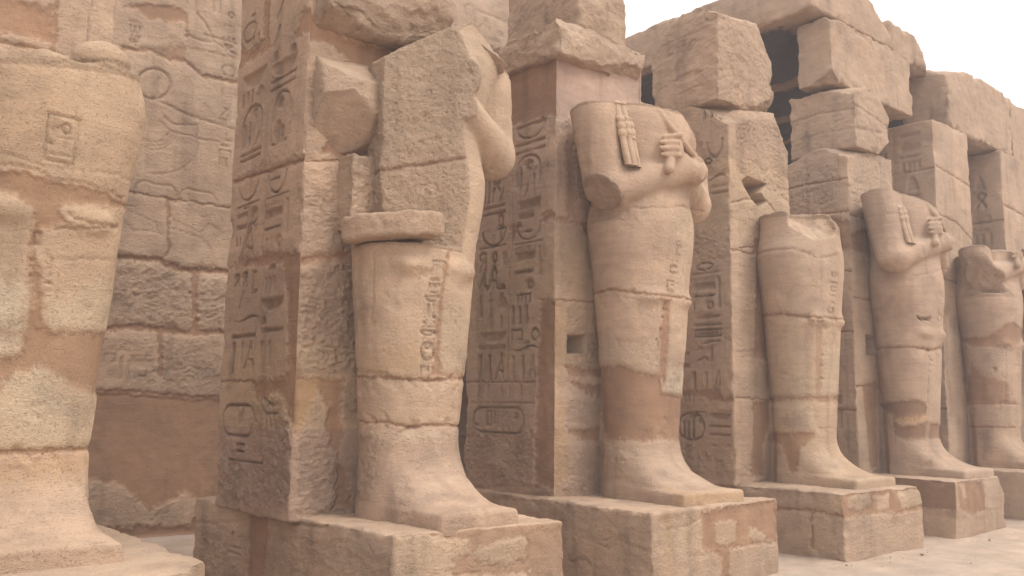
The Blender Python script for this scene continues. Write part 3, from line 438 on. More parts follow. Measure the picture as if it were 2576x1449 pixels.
SPEC = {0:{'patch':[([(-0.369,2.258),(-0.171,2.279),(-0.034,2.249),(0.099,2.238),(0.925,2.229),(0.912,2.212),(0.098,2.107),(0.046,2.066),(0.118,1.986),(-0.056,1.928),(-0.072,1.813),(0.002,1.506),(-0.068,1.501),(-0.107,1.622),(-0.1,2.058),(-0.296,2.132),(-0.362,2.134)],'mortar',-0.014),([(-0.085,1.676),(-0.01,1.682),(0.035,1.358),(0.115,1.334),(0.336,1.341),(1.421,1.386),(1.487,0.945),(0.545,0.926),(0.282,0.987),(0.071,1.096),(-0.124,1.053),(-0.303,0.856),(-0.321,1.147),(-0.121,1.177),(-0.08,1.339)],'mortar',-0.014),([(-0.343,1.622),(-0.17,1.595),(-0.109,1.574),(-0.122,1.337),(-0.332,1.366)],'white',0,0.05,0.75),([(0.026,1.496),(0.149,1.518),(0.319,1.612),(0.538,1.667),(1.478,1.399),(0.334,1.348),(0.113,1.35)],'pale',0,0.05,0.8),([(-0.328,1.28),(-0.128,1.251),(-0.136,1.189),(-0.322,1.171)],'white',0,0.05,0.7),([(-0.148,1.004),(-0.0,1.031),(0.131,1.009),(0.245,0.897),(0.184,0.758),(0.032,0.784),(-0.134,0.857)],'white',0,0.06,0.65),([(-0.303,0.844),(-0.121,1.029),(0.074,1.071),(0.286,0.961),(0.903,0.913),(0.952,0.621),(-0.286,0.603)],'pale',0,0.06,0.75),([(-0.283,0.567),(0.963,0.595),(0.515,0.444),(-0.259,0.425)],'ochre',0,0.08,0.6)],'joint':[([(-0.284,0.579),(0.04,0.599),(0.295,0.606),(1.479,0.58)],0.035,0.012)],'crack':[([(-0.352,2.383),(-0.078,2.318),(0.181,2.338),(0.992,2.41)],0.008,0.008),([(0.11,2.036),(0.221,2.013),(0.532,2.022)],0.012,0.015),([(0.049,1.946),(0.532,2.022)],0.01,0.012),([(0.044,1.748),(0.513,1.811)],0.008,0.008),([(-0.307,2.301),(-0.196,2.301),(-0.035,2.261),(0.55,2.237)],0.01,0.012)],'sign':[('box',0.029,2.503,0.196,0.318,0.02),('reed',-0.025,2.57,0.026,0.114,0.02),('ring',0.053,2.57,0.051,0.058,0.02),('bar',0.053,2.514,0.079,0.012,0.02),('bar',0.055,2.47,0.012,0.063,0.02),('lens',-0.042,2.464,0.036,0.05,0.02),('L',0.004,2.562,0.012,0.127,0.02),('bar',0.006,2.364,0.15,0.015,0.02),('bar',0.027,2.406,0.125,0.012,0.02),('bar',-0.081,2.048,0.061,0.012,0.02),('bar',-0.081,2.017,0.056,0.012,0.02),('box',-0.064,1.876,0.047,0.075,0.02),('bar',-0.092,1.748,0.039,0.012,0.02),('loaf',-0.087,1.698,0.039,0.025,0.02),('bar',-0.083,1.649,0.04,0.012,0.02),('reed',0.042,1.71,0.017,0.126,0.02),('lens',0.039,1.615,0.07,0.025,0.02),('bar',0.037,1.57,0.071,0.013,0.02)],'line':[([(-0.106,2.669),(-0.084,2.317)],0.012,0.006),([(0.112,2.685),(0.115,2.273)],0.012,0.006),([(-0.108,2.084),(-0.109,1.499)],0.014,0.008),([(0.094,1.805),(0.104,1.513)],0.012,0.008),([(0.018,1.796),(0.002,1.506)],0.012,0.008),([(0.085,1.666),(0.096,1.361)],0.01,0.006),([(-0.122,1.648),(-0.115,1.338)],0.01,0.006)],'r0':0.4,'relief':0.65},1:{'joint':[([(-1.563,1.132),(-0.529,1.119),(-0.231,1.102),(1.361,1.155),(1.366,1.152)],0.03,0.012),([(-1.504,0.775),(-0.568,0.759),(-0.211,0.723),(0.054,0.748),(1.392,0.702)],0.022,0.012)],'patch':[([(0.021,2.12),(0.067,2.172),(0.05,2.042),(0.014,1.812),(0.015,1.585),(0.02,1.303),(0.084,1.176),(0.894,1.137),(-0.106,1.13),(-0.045,1.234),(-0.045,1.413),(-0.046,1.694),(-0.009,1.923)],'mortar',-0.014),([(0.025,1.653),(0.759,1.732),(1.388,1.201),(0.084,1.179)],'pale',0,0.06,0.6),([(-0.63,0.701),(0.829,0.698),(0.788,0.6),(-0.252,0.632),(-0.631,0.566)],'pale',0,0.04,0.7),([(-0.373,1.346),(-0.229,1.361),(-0.219,1.152),(-0.505,1.136),(-0.715,1.169),(-0.791,1.305)],'ochre',0,0.08,0.5),([(-0.608,0.582),(-0.473,0.616),(-0.536,0.367),(-0.642,0.332)],'dark',0,0.06,0.4),([(-1.198,1.743),(-0.764,1.889),(-0.709,1.884),(-0.773,1.686)],'pale',0,0.05,0.4)],'rough':[([(-1.525,0.758),(-0.63,0.692),(-0.548,0.615),(-0.623,0.395),(-0.651,0.147),(-1.555,-0.004),(-1.522,0.029)],0.04)],'crack':[([(-1.147,1.206),(-0.65,1.152),(-0.529,1.147),(-0.567,1.119)],0.014,0.016),([(-0.708,1.391),(-0.271,1.371)],0.006,0.004)],'hole':[([(0.201,1.602),(0.217,1.604),(0.218,1.572),(0.206,1.574)],0.03)],'sign':[('zig',-0.052,2.075,0.15,0.031,0.02),('comb',-0.068,2.028,0.136,0.056,0.02),('bar',-0.13,1.974,0.014,0.054,0.02),('lens',-0.089,1.919,0.128,0.03,0.02),('comb',-0.085,1.872,0.131,0.04,0.02),('zig',-0.096,1.815,0.136,0.022,0.02),('nbo',-0.11,1.763,0.139,0.04,0.02),('reed',-0.146,1.677,0.036,0.089,0.02),('L',-0.069,1.67,0.039,0.123,0.02),('sedge',-0.156,1.609,0.058,0.056,0.02),('loaf',-0.177,1.568,0.04,0.02,0.02),('loaf',-0.067,1.574,0.043,0.02,0.02),('bar',-0.124,1.533,0.148,0.013,0.02),('nbo',-0.128,1.482,0.15,0.034,0.02),('bar',-0.129,1.437,0.151,0.012,0.02),('cart',-0.125,1.337,0.148,0.145,0.02),('ring',-0.125,1.374,0.06,0.034,0.02),('reed',-0.172,1.291,0.022,0.066,0.02),('lens',-0.118,1.287,0.065,0.022,0.02),('bar',-0.128,1.243,0.138,0.012,0.02),('strokes',-0.152,1.197,0.097,0.051,0.02)],'line':[([(-0.13,2.099),(-0.155,1.822),(-0.199,1.64),(-0.203,1.407),(-0.197,1.147)],0.01,0.007),([(-0.236,2.069),(-0.249,1.883),(-0.266,1.793)],0.008,0.006),([(-1.202,2.135),(-1.217,1.906),(-1.202,1.697)],0.03,0.012),([(-0.63,2.125),(-0.646,1.723),(-0.678,1.568)],0.03,0.008)],'r0':0.35},2:{'joint':[([(-1.254,2.102),(-0.715,2.106),(-0.476,2.055),(-0.233,2.044),(0.621,2.047)],0.028,0.012)],'patch':[([(-1.29,1.327),(-0.66,1.338),(-0.4,1.267),(-0.268,1.241),(-0.174,1.332),(-0.118,1.071),(0.702,1.008),(0.674,0.532),(-0.157,0.591),(-0.403,0.563),(-0.69,0.575),(-0.88,0.548),(-1.245,0.756)],'mortar',-0.014),([(-0.163,1.997),(-0.04,1.999),(-0.04,1.62),(-0.071,1.052),(-0.186,1.311)],'mortar',-0.016),([(-1.301,1.576),(-0.651,1.527),(-0.254,1.571),(-0.197,1.259),(-0.4,1.271),(-0.66,1.342),(-1.284,1.343)],'pale',0,0.06,0.75),([(-0.028,1.316),(0.723,1.35),(0.749,1.017),(-0.089,1.092)],'white',0,0.04,0.7),([(-0.018,2.946),(0.61,3.059),(0.176,2.054),(-0.114,2.055)],'pale',0,0.03,0.55),([(-0.037,1.987),(0.205,2.006),(0.723,1.35),(-0.045,1.336)],'pale',0,0.06,0.4),([(-0.88,0.52),(-0.5,0.531),(-0.542,0.413),(-0.804,0.364)],'pale',0,0.05,0.5),([(-0.253,0.113),(0.557,0.079),(0.554,0.018),(-0.238,0.015)],'ochre',0,0.04,0.7),([(-0.781,2.8),(-0.6,2.694),(-0.66,2.538),(-0.797,2.638)],'pale',0,0.08,0.4)],'rough':[([(-0.884,0.754),(-0.671,0.845),(-0.755,0.664),(-0.921,0.64)],0.05),([(-1.553,0.465),(-0.689,0.527),(-0.581,0.218),(-1.553,0.011)],0.02)],'crack':[([(-1.318,2.92),(-0.664,2.883),(-0.466,2.931),(-0.223,2.953),(0.596,3.076)],0.01,0.014),([(-0.041,3.008),(0.187,3.022),(0.397,3.022)],0.008,0.012)],'sign':[('disc',0.051,2.623,0.052,0.032,0.02),('bar',0.014,2.545,0.026,0.129,0.02),('ring',0.071,2.571,0.053,0.039,0.02),('bar',0.048,2.483,0.112,0.014,0.02),('court',0.012,2.4,0.105,0.051,0.02),('ring',-0.002,2.35,0.092,0.039,0.02),('strokes',0.008,2.303,0.12,0.031,0.02),('lens',-0.007,2.354,0.11,0.037,0.02),('mn',-0.01,2.297,0.127,0.042,0.02),('zig',-0.031,2.239,0.117,0.021,0.02),('court',-0.052,2.186,0.121,0.047,0.02),('L',-0.065,2.125,0.094,0.062,0.02),('loop',-0.038,2.084,0.083,0.057,0.02),('L',-0.121,1.935,0.05,0.063,0.02),('lens',-0.155,1.823,0.055,0.046,0.02),('reed',-0.185,1.656,0.04,0.137,0.02),('strokes',-0.215,1.587,0.065,0.041,0.02),('bar',-0.219,1.518,0.026,0.091,0.02),('bar',-0.229,1.408,0.027,0.091,0.02)],'line':[([(0.017,2.951),(-0.101,2.043)],0.012,0.007),([(0.108,2.965),(-0.008,2.039)],0.01,0.006),([(0.273,2.951),(0.135,2.05)],0.01,0.006),([(-0.181,1.976),(-0.235,1.31)],0.012,0.007)],'r0':0.35},3:{'joint':[([(-1.517,2.111),(-0.779,2.093),(-0.546,2.053),(-0.32,2.042),(0.649,2.06)],0.028,0.012)],'patch':[([(-1.57,1.057),(1.278,1.11),(0.589,1.014),(-1.571,0.98)],'mortar',-0.012),([(-1.537,0.611),(-0.369,0.639),(-0.371,0.572),(-0.606,0.425),(-0.641,0.137),(-0.751,0.131),(-0.881,0.464),(-1.54,0.5)],'mortar',-0.014),([(-0.34,1.983),(-0.242,1.988),(-0.229,1.059),(-0.362,1.057)],'mortar',-0.012,0.015,0.6),([(-1.529,0.975),(-0.336,1.009),(-0.369,0.659),(-1.497,0.622)],'pale',0,0.05,0.6),([(-0.857,0.807),(-0.484,0.91),(-0.463,0.668),(-0.802,0.661)],'dark',0,0.05,0.45),([(-0.211,1.647),(0.6,1.717),(0.141,1.063),(-0.246,1.107)],'pale',0,0.05,0.6),([(-0.774,1.795),(-0.645,1.848),(-0.686,1.618),(-0.776,1.547)],'pale',0,0.04,0.7),([(-1.281,1.454),(-0.359,1.349),(-0.362,1.057),(-1.384,1.105)],'pale',0,0.08,0.4)],'crack':[([(-1.24,2.895),(-0.598,2.896),(-0.297,2.779),(0.13,2.876)],0.012,0.016),([(-1.296,1.38),(-0.676,1.25),(-0.418,1.3)],0.01,0.008),([(-0.295,0.678),(0.644,0.666)],0.008,0.008)],'sign':[('strokes',0.015,2.594,0.171,0.065,0.02),('bar',0.005,2.495,0.196,0.026,0.02),('box',0.003,2.413,0.16,0.065,0.02),('bar',-0.022,2.33,0.171,0.019,0.02),('zig',-0.038,2.247,0.17,0.033,0.02),('ring',-0.061,2.147,0.14,0.072,0.02),('bar',-0.208,1.703,0.072,0.019,0.02),('bar',-0.225,1.574,0.071,0.02,0.02),('bar',-0.232,1.446,0.072,0.019,0.02),('bar',-0.238,1.286,0.074,0.025,0.02)],'line':[([(-0.133,2.718),(-0.25,2.087)],0.012,0.006),([(0.126,2.67),(-0.029,2.077)],0.012,0.006)],'r0':0.4},4:{'joint':[([(-1.251,1.819),(-0.587,1.824),(-0.181,1.788),(1.237,1.925)],0.028,0.014)],'patch':[([(-1.291,1.0),(-0.542,1.07),(-0.292,1.019),(-0.308,0.869),(-0.529,0.719),(-0.763,0.714),(-0.886,0.835)],'darkm',-0.014),([(-0.89,0.794),(-0.765,0.695),(-0.5,0.705),(-0.297,0.756),(1.248,0.655),(0.613,0.507),(-0.332,0.502),(-0.656,0.474),(-0.858,0.535)],'darkm',-0.014),([(-0.818,0.809),(-0.317,0.842),(-0.319,0.761),(-0.53,0.705),(-0.734,0.688)],'ochre',0,0.03,0.8),([(-0.14,1.334),(1.238,1.4),(1.239,1.117),(-0.175,1.02)],'pale',0,0.05,0.7),([(-0.422,1.085),(-0.22,1.196),(-0.246,1.019)],'pale',0,0.05,0.6),([(-0.715,0.472),(-0.333,0.491),(-0.4,0.333),(-0.661,0.326)],'pale',0,0.08,0.3),([(-0.297,0.761),(-0.163,0.87),(-0.233,0.504),(-0.332,0.505)],'pale',0,0.03,0.4)],'crack':[([(-1.189,2.842),(-0.42,2.855),(1.227,3.222)],0.012,0.014),([(-1.1,3.671),(-0.676,3.706),(-0.534,3.763)],0.01,0.012),([(-0.218,1.715),(-0.259,1.414),(-0.278,1.019)],0.012,0.016)],'hole':[([(-0.453,2.272),(-0.372,2.238),(-0.191,2.266),(-0.226,2.203),(-0.342,2.217),(-0.382,2.191)],0.07)],'sign':[('strokes',0.113,2.613,0.157,0.09,0.02),('bar',0.108,2.47,0.156,0.014,0.02),('L',0.103,2.362,0.159,0.106,0.02),('ring',0.101,2.255,0.191,0.089,0.02),('bar',-0.179,1.634,0.072,0.022,0.02),('bar',-0.187,1.552,0.072,0.022,0.02),('bar',-0.204,1.469,0.068,0.022,0.02)],'r0':0.4},5:{'joint':[([(-1.358,1.032),(-0.611,1.05),(-0.054,1.04)],0.024,0.012),([(-1.334,0.658),(-0.148,0.657)],0.02,0.01)],'patch':[([(-1.342,2.155),(-0.66,2.148),(-0.439,2.318),(-0.26,2.393),(0.5,2.261),(-0.091,2.015),(-0.51,1.947),(-0.902,2.001)],'mortar',-0.012),([(-0.932,1.731),(-0.759,1.504),(-0.36,1.38),(-0.325,1.043),(-1.321,1.038)],'mortar',-0.006,0.03,0.8),([(-0.877,1.919),(-0.248,1.976),(-0.268,1.507),(-0.757,1.535)],'pale',0,0.08,0.5),([(-0.717,0.627),(-0.684,0.319),(-0.859,0.157),(-0.873,0.624)],'dark',0,0.05,0.6),([(-0.835,1.001),(-0.141,1.007),(-0.188,0.695),(-0.756,0.751)],'pale',0,0.06,0.4)],'crack':[([(-1.32,2.816),(-0.74,2.832),(-0.494,2.801)],0.012,0.014),([(-0.38,1.973),(-0.411,1.052)],0.012,0.012)],'hole':[([(-0.621,1.644),(-0.528,1.634),(-0.569,1.565)],0.04)],'r0':0.5},6:{'r0':0.5,'joint':[([(-1.2,1.2),(1.2,1.22)],0.03,0.012),([(-1.2,2.1),(1.2,2.12)],0.03,0.012)]},'Q1':{'F':{'patch':[([(-0.5,-0.5),(2.5,-0.5),(2.5,1.5),(-0.5,1.5)],'mortar',-0.006,0.03,0.6),([(-0.037,0.536),(-0.034,0.729),(0.064,0.795),(0.251,0.797),(0.624,0.723),(0.654,0.616),(0.516,0.56),(0.521,0.354),(-0.033,0.421)],'pale',0.012,0.02,0.55),([(0.661,0.589),(0.705,0.655),(0.927,0.698),(1.147,0.725),(1.193,0.675),(1.163,0.541),(0.979,0.504),(0.742,0.537)],'pale',0.012,0.02,0.55),([(-0.232,0.827),(0.003,0.833),(-0.033,0.713),(-0.066,0.539),(-0.125,0.546)],'ochre',0,0.04,0.55),([(0.563,0.471),(0.932,0.447),(1.201,0.455),(1.231,0.124),(0.525,0.218)],'stone',0.01,0.02)],'crack':[([(1.116,0.792),(1.127,0.727),(1.198,0.684),(1.188,0.529),(1.131,0.498)],0.006,0.012),([(0.429,0.526),(0.518,0.491),(0.744,0.485)],0.008,0.01)],'rough':[([(-0.044,0.73),(0.647,0.721),(0.651,0.546),(-0.033,0.421)],0.02),([(0.671,0.667),(1.172,0.714),(1.15,0.533),(0.696,0.542)],0.025,(6,22,1))],'r0':0.35},'L':{'sign':[('mn',2.81,0.475,0.33,0.087,0.014),('box',2.8,0.4,0.383,0.194,0.014),('strokes',2.797,0.378,0.274,0.107,0.014),('L',2.333,0.499,0.202,0.145,0.014),('loop',2.231,0.49,0.149,0.102,0.014),('reed',2.967,0.38,0.079,0.131,0.014),('bar',2.371,0.389,0.253,0.02,0.014)],'rough':[([(3.66,0.532),(2.155,0.685),(2.089,0.12),(3.558,-0.11)],0.03),([(2.104,0.67),(-0.059,0.747),(-0.014,0.448),(2.041,0.127)],0.035,(7,14,1))],'crack':[([(3.41,0.557),(2.717,0.606),(2.205,0.691)],0.01,0.012),([(1.383,0.745),(0.978,0.75),(0.864,0.771)],0.012,0.02)],'patch':[([(3.948,0.673),(3.435,0.718),(3.315,-0.072),(3.811,-0.15)],'mortar',-0.01),([(2.113,0.752),(1.782,0.763),(1.855,0.156),(2.089,0.12)],'mortar',-0.008)],'r0':0.6},'T':{'r0':0.2}},'Q2':{'F':{'patch':[([(0.744,0.758),(1.247,0.778),(2.091,0.828),(2.069,0.37),(1.602,0.389),(1.199,0.382),(1.189,0.072),(1.084,0.084),(1.056,0.333),(0.753,0.423)],'mortar',-0.01),([(0.955,0.641),(1.243,0.652),(1.329,0.624),(1.315,0.435),(1.164,0.406),(0.991,0.453)],'pale',0.002,0.015,0.55),([(1.552,0.554),(1.721,0.52),(1.854,0.444),(1.793,0.394),(1.547,0.437)],'pale',0.002,0.015,0.55),([(0.171,0.785),(0.294,0.787),(0.239,0.18),(0.148,0.19)],'ochre',0,0.04,0.6),([(0.215,0.646),(0.726,0.668),(0.72,0.446),(0.212,0.414)],'pale',0,0.08,0.4)],'crack':[([(0.215,0.646),(0.433,0.649),(0.726,0.688),(0.761,0.757)],0.008,0.012),([(1.199,0.382),(1.602,0.389),(2.029,0.374)],0.008,0.012),([(0.556,0.381),(1.058,0.374)],0.006,0.008)],'r0':0.6},'L':{'crack':[([(1.051,0.255),(0.839,0.304),(0.78,0.251)],0.012,0.02),([(1.022,0.468),(0.382,0.522),(-0.039,0.458)],0.01,0.01),([(0.664,0.448),(0.549,0.442),(0.382,0.502)],0.012,0.014)],'rough':[([(1.277,0.825),(-0.094,0.787),(-0.087,0.22),(1.269,0.014)],0.022,(6,13,1))],'r0':0.7},'T':{'r0':0.35}},'Q3':{'F':{'patch':[([(-0.062,0.835),(1.903,0.832),(1.871,0.519),(1.081,0.509),(0.838,0.555),(-0.083,0.531)],'mortar',-0.008),([(0.109,0.756),(0.558,0.79),(0.573,0.615),(0.255,0.606),(0.101,0.644)],'pale',0.004,0.015,0.55),([(0.641,0.727),(0.978,0.754),(0.962,0.576),(0.718,0.562)],'stone',0.004,0.015,0.9),([(1.158,0.805),(1.798,0.742),(1.796,0.586),(1.212,0.555)],'pale',0.004,0.015,0.7),([(1.022,0.543),(1.146,0.535),(1.102,0.389),(0.978,0.398)],'mortar',-0.006,0.02,0.5)],'crack':[([(-0.029,0.527),(0.837,0.54),(1.081,0.509),(1.806,0.555)],0.008,0.01)],'r0':0.7},'L':{'joint':[([(0.833,0.559),(0.46,0.579),(-0.031,0.541)],0.035,0.016),([(0.411,0.569),(0.408,0.169)],0.03,0.014)],'patch':[([(0.132,0.737),(-0.087,0.811),(-0.06,0.503),(0.077,0.545)],'ochre',0,0.04,0.5)],'rough':[([(1.368,0.849),(-0.057,0.808),(-0.027,0.058),(1.392,-0.136)],0.02)],'r0':0.65},'T':{'r0':0.35}},'Q4':{'F':{'patch':[([(0.084,0.811),(0.94,0.748),(0.95,0.363),(0.492,0.342),(0.097,0.442)],'mortar',-0.008),([(0.909,0.75),(1.553,0.775),(1.544,0.483),(1.0,0.501)],'stone',0.004,0.015,0.9),([(0.192,0.757),(0.337,0.75),(0.353,0.55),(0.254,0.555)],'pale',0,0.02,0.6)],'crack':[([(0.126,0.445),(0.49,0.33),(0.858,0.369),(1.491,0.341)],0.008,0.012)],'r0':0.6},'L':{'patch':[([(0.913,0.83),(-0.041,0.806),(-0.021,0.422),(0.201,0.419),(0.453,0.428),(0.931,0.415)],'darkm',-0.008)],'r0':0.5},'T':{'r0':0.3}},'Q0':{'F':{'r0':0.5},'R':{'r0':0.4},'T':{'r0':0.35,'patch':[([(1.4,0.3),(1.9,0.3),(1.9,2.4),(1.4,2.4)],'pale',0,0.2,0.25)]}}}
ST = {
0: dict(cx=1.32, opt=dict(base=(.455, .326, .228), top=3.75, foot=.93, fw=(.39, .42, .40), cut=[(((-.15, -.15, 1), 3.02), .05)])),
1: dict(cx=4.29, opt=dict(bj=[(2.93, .20, -.05)], arms='r', top=4.5, fw=(.37, .40, .36), fx=.05, cut=[(((-.57, -.82, 0), .26), ((0, 0, 1), 2.215), .012), (((-.53, 0, .85), 3.48), .03), (((.5, 0, .86), 3.86), .03), (((-1, .15, 0), .38), ((0, 0, 1), 2.3), .04)])),
2: dict(cx=7.22, opt=dict(arms='lr', top=4.4, cut=[(((-.05, .12, 1), 3.985), .025), (((.6, -.25, .76), 3.33), .03), (((-.75, -.1, -.65), -1.365), ((0, 0, 1), 2.84), .025)])),
3: dict(cx=10.34, opt=dict(top=3.8, scoop=[((-.26, -.44, 3.36), (.46, .36, .34))], cut=[(((-.05, .0, 1), 3.42), .05), (((.25, -.8, .55), 2.17), .05), (((.7, -.3, .6), 2.40), .04)])),
4: dict(cx=13.22, opt=dict(arms='lr', top=4.4, cut=[(((.16, .1, 1), 3.87), .025), (((.6, -.1, .8), 3.30), .03)])),
5: dict(cx=16.22, opt=dict(arms='lr', top=4.2, cut=[(((.10, .1, 1), 3.50), .03), (((-.65, -.45, -.6), -1.38), ((0, 0, 1), 2.88), .04)])),
6: dict(cx=19.1, opt=dict(arms='lr', top=4.3, cut=[(((.2, .1, 1), 3.7), .03)])),
}
# ---------------------------------------------------------------- material
def rock_material(name, scale=1.0, bump=1.0):
    m = bpy.data.materials.new(name); m.use_nodes = True
    nt = m.node_tree; N = nt.nodes; L = nt.links
    bs = N['Principled BSDF']; bs.inputs['Roughness'].default_value = .93
    bs.inputs['Specular IOR Level'].default_value = .18
    at = N.new('ShaderNodeAttribute'); at.attribute_name = 'Col'
    geo = N.new('ShaderNodeNewGeometry')
    def noise(s, det, rough=.6, stretch=None, dist=0):
        n = N.new('ShaderNodeTexNoise'); n.inputs['Scale'].default_value = s; n.inputs['Detail'].default_value = det
        n.inputs['Roughness'].default_value = rough; n.inputs['Distortion'].default_value = dist
        if stretch:
            mp = N.new('ShaderNodeMapping'); mp.inputs['Scale'].default_value = stretch
            L.new(geo.outputs['Position'], mp.inputs['Vector']); L.new(mp.outputs['Vector'], n.inputs['Vector'])
        else: L.new(geo.outputs['Position'], n.inputs['Vector'])
        return n
    def ramp(src, a, b, lo, hi):
        r = N.new('ShaderNodeMapRange'); r.inputs['From Min'].default_value = a; r.inputs['From Max'].default_value = b
        r.inputs['To Min'].default_value = lo; r.inputs['To Max'].default_value = hi; L.new(src, r.inputs['Value']); return r.outputs['Result']
    def mth(op, a, b):
        n = N.new('ShaderNodeMath'); n.operation = op
        for i, v in enumerate((a, b)):
            if isinstance(v, (int, float)): n.inputs[i].default_value = v
            else: L.new(v, n.inputs[i])
        return n.outputs[0]
    big = noise(1.7 * scale, 9, .62)
    bed = noise(2.2 * scale, 6, .6, (1, 1, 9), .3)     # bedding of the sandstone
    grain = noise(95 * scale, 4, .7)
    spk = noise(330 * scale, 2, .6)
    k = mth('MULTIPLY', ramp(big.outputs['Fac'], .3, .7, .84, 1.16), ramp(bed.outputs['Fac'], .3, .7, .93, 1.07))
    k = mth('MULTIPLY', k, ramp(grain.outputs['Fac'], .3, .7, .90, 1.10))
    k = mth('MULTIPLY', k, ramp(spk.outputs['Fac'], .25, .75, .85, 1.15))
    mul = N.new('ShaderNodeVectorMath'); mul.operation = 'SCALE'
    L.new(at.outputs['Color'], mul.inputs[0]); L.new(k, mul.inputs['Scale'])
    # warm / rosy drift of the stone itself
    hue = noise(.9 * scale, 5, .6)
    mx = N.new('ShaderNodeMix'); mx.data_type = 'RGBA'; mx.blend_type = 'MULTIPLY'
    L.new(ramp(hue.outputs['Fac'], .35, .65, 0, 1), mx.inputs['Factor']); mx.inputs['B'].default_value = (1.03, .99, .95, 1)
    L.new(mul.outputs['Vector'], mx.inputs['A'])
    L.new(mx.outputs['Result'], bs.inputs['Base Color'])
    b1 = noise(26 * scale, 8, .68, (1, 1, 1.5)); b2 = noise(120 * scale, 5, .7)
    pits = noise(60 * scale, 3, .5)
    hh = mth('ADD', mth('MULTIPLY', b1.outputs['Fac'], 1.0), mth('MULTIPLY', b2.outputs['Fac'], .35))
    hh = mth('ADD', hh, ramp(pits.outputs['Fac'], .28, .4, -.35, 0))
    hh = mth('MULTIPLY', hh, ramp(at.outputs['Alpha'], 0, 1, .22, 1.15))
    bp = N.new('ShaderNodeBump'); bp.inputs['Strength'].default_value = .95 * bump; bp.inputs['Distance'].default_value = .028
    L.new(hh, bp.inputs['Height']); L.new(bp.outputs['Normal'], bs.inputs['Normal'])
    return m
ROCK = rock_material('sandstone')
SAND = rock_material('sand', 1.6, .8)

# ---------------------------------------------------------------- mesh helpers
def mesh_obj(name, V, Q, col, mat, parent=None, loc=None, smooth=True):
    me = bpy.data.meshes.new(name)
    V = np.ascontiguousarray(V, np.float32); Q = np.ascontiguousarray(Q, np.int32)
    me.vertices.add(len(V)); me.vertices.foreach_set('co', V.ravel())
    me.loops.add(Q.size); me.loops.foreach_set('vertex_index', Q.ravel())
    me.polygons.add(len(Q))
    me.polygons.foreach_set('loop_start', np.arange(0, Q.size, Q.shape[1], dtype=np.int32))
    me.polygons.foreach_set('loop_total', np.full(len(Q), Q.shape[1], np.int32))
    me.polygons.foreach_set('use_smooth', np.full(len(Q), smooth, bool))
    a = me.color_attributes.new('Col', 'FLOAT_COLOR', 'POINT')
    a.data.foreach_set('color', np.ascontiguousarray(col, np.float32).ravel())
    me.update(calc_edges=True); me.validate()
    me.materials.append(mat)
    o = bpy.data.objects.new(name, me); scene.collection.objects.link(o)
    if parent: o.parent = parent
    if loc is not None: o.location = loc
    return o

def thing(name, label, cat, loc=(0, 0, 0), group=None):
    o = bpy.data.objects.new(name, None); scene.collection.objects.link(o); o.location = loc; o.empty_display_size = .2
    return tag(o, label, cat, group)
def tag(o, label, cat, group=None):
    o['label'] = label; o['category'] = cat
    if group: o['group'] = group
    return o

def weld(V, Q):
    key = np.round(V * 2e4).astype(np.int64)
    _, first, inv = np.unique(key, axis=0, return_index=True, return_inverse=True)
    inv = inv.reshape(-1)
    Q = inv[Q]
    ok = (Q[:, 0] != Q[:, 1]) & (Q[:, 1] != Q[:, 2]) & (Q[:, 2] != Q[:, 3]) & (Q[:, 3] != Q[:, 0])
    return first, Q[ok]

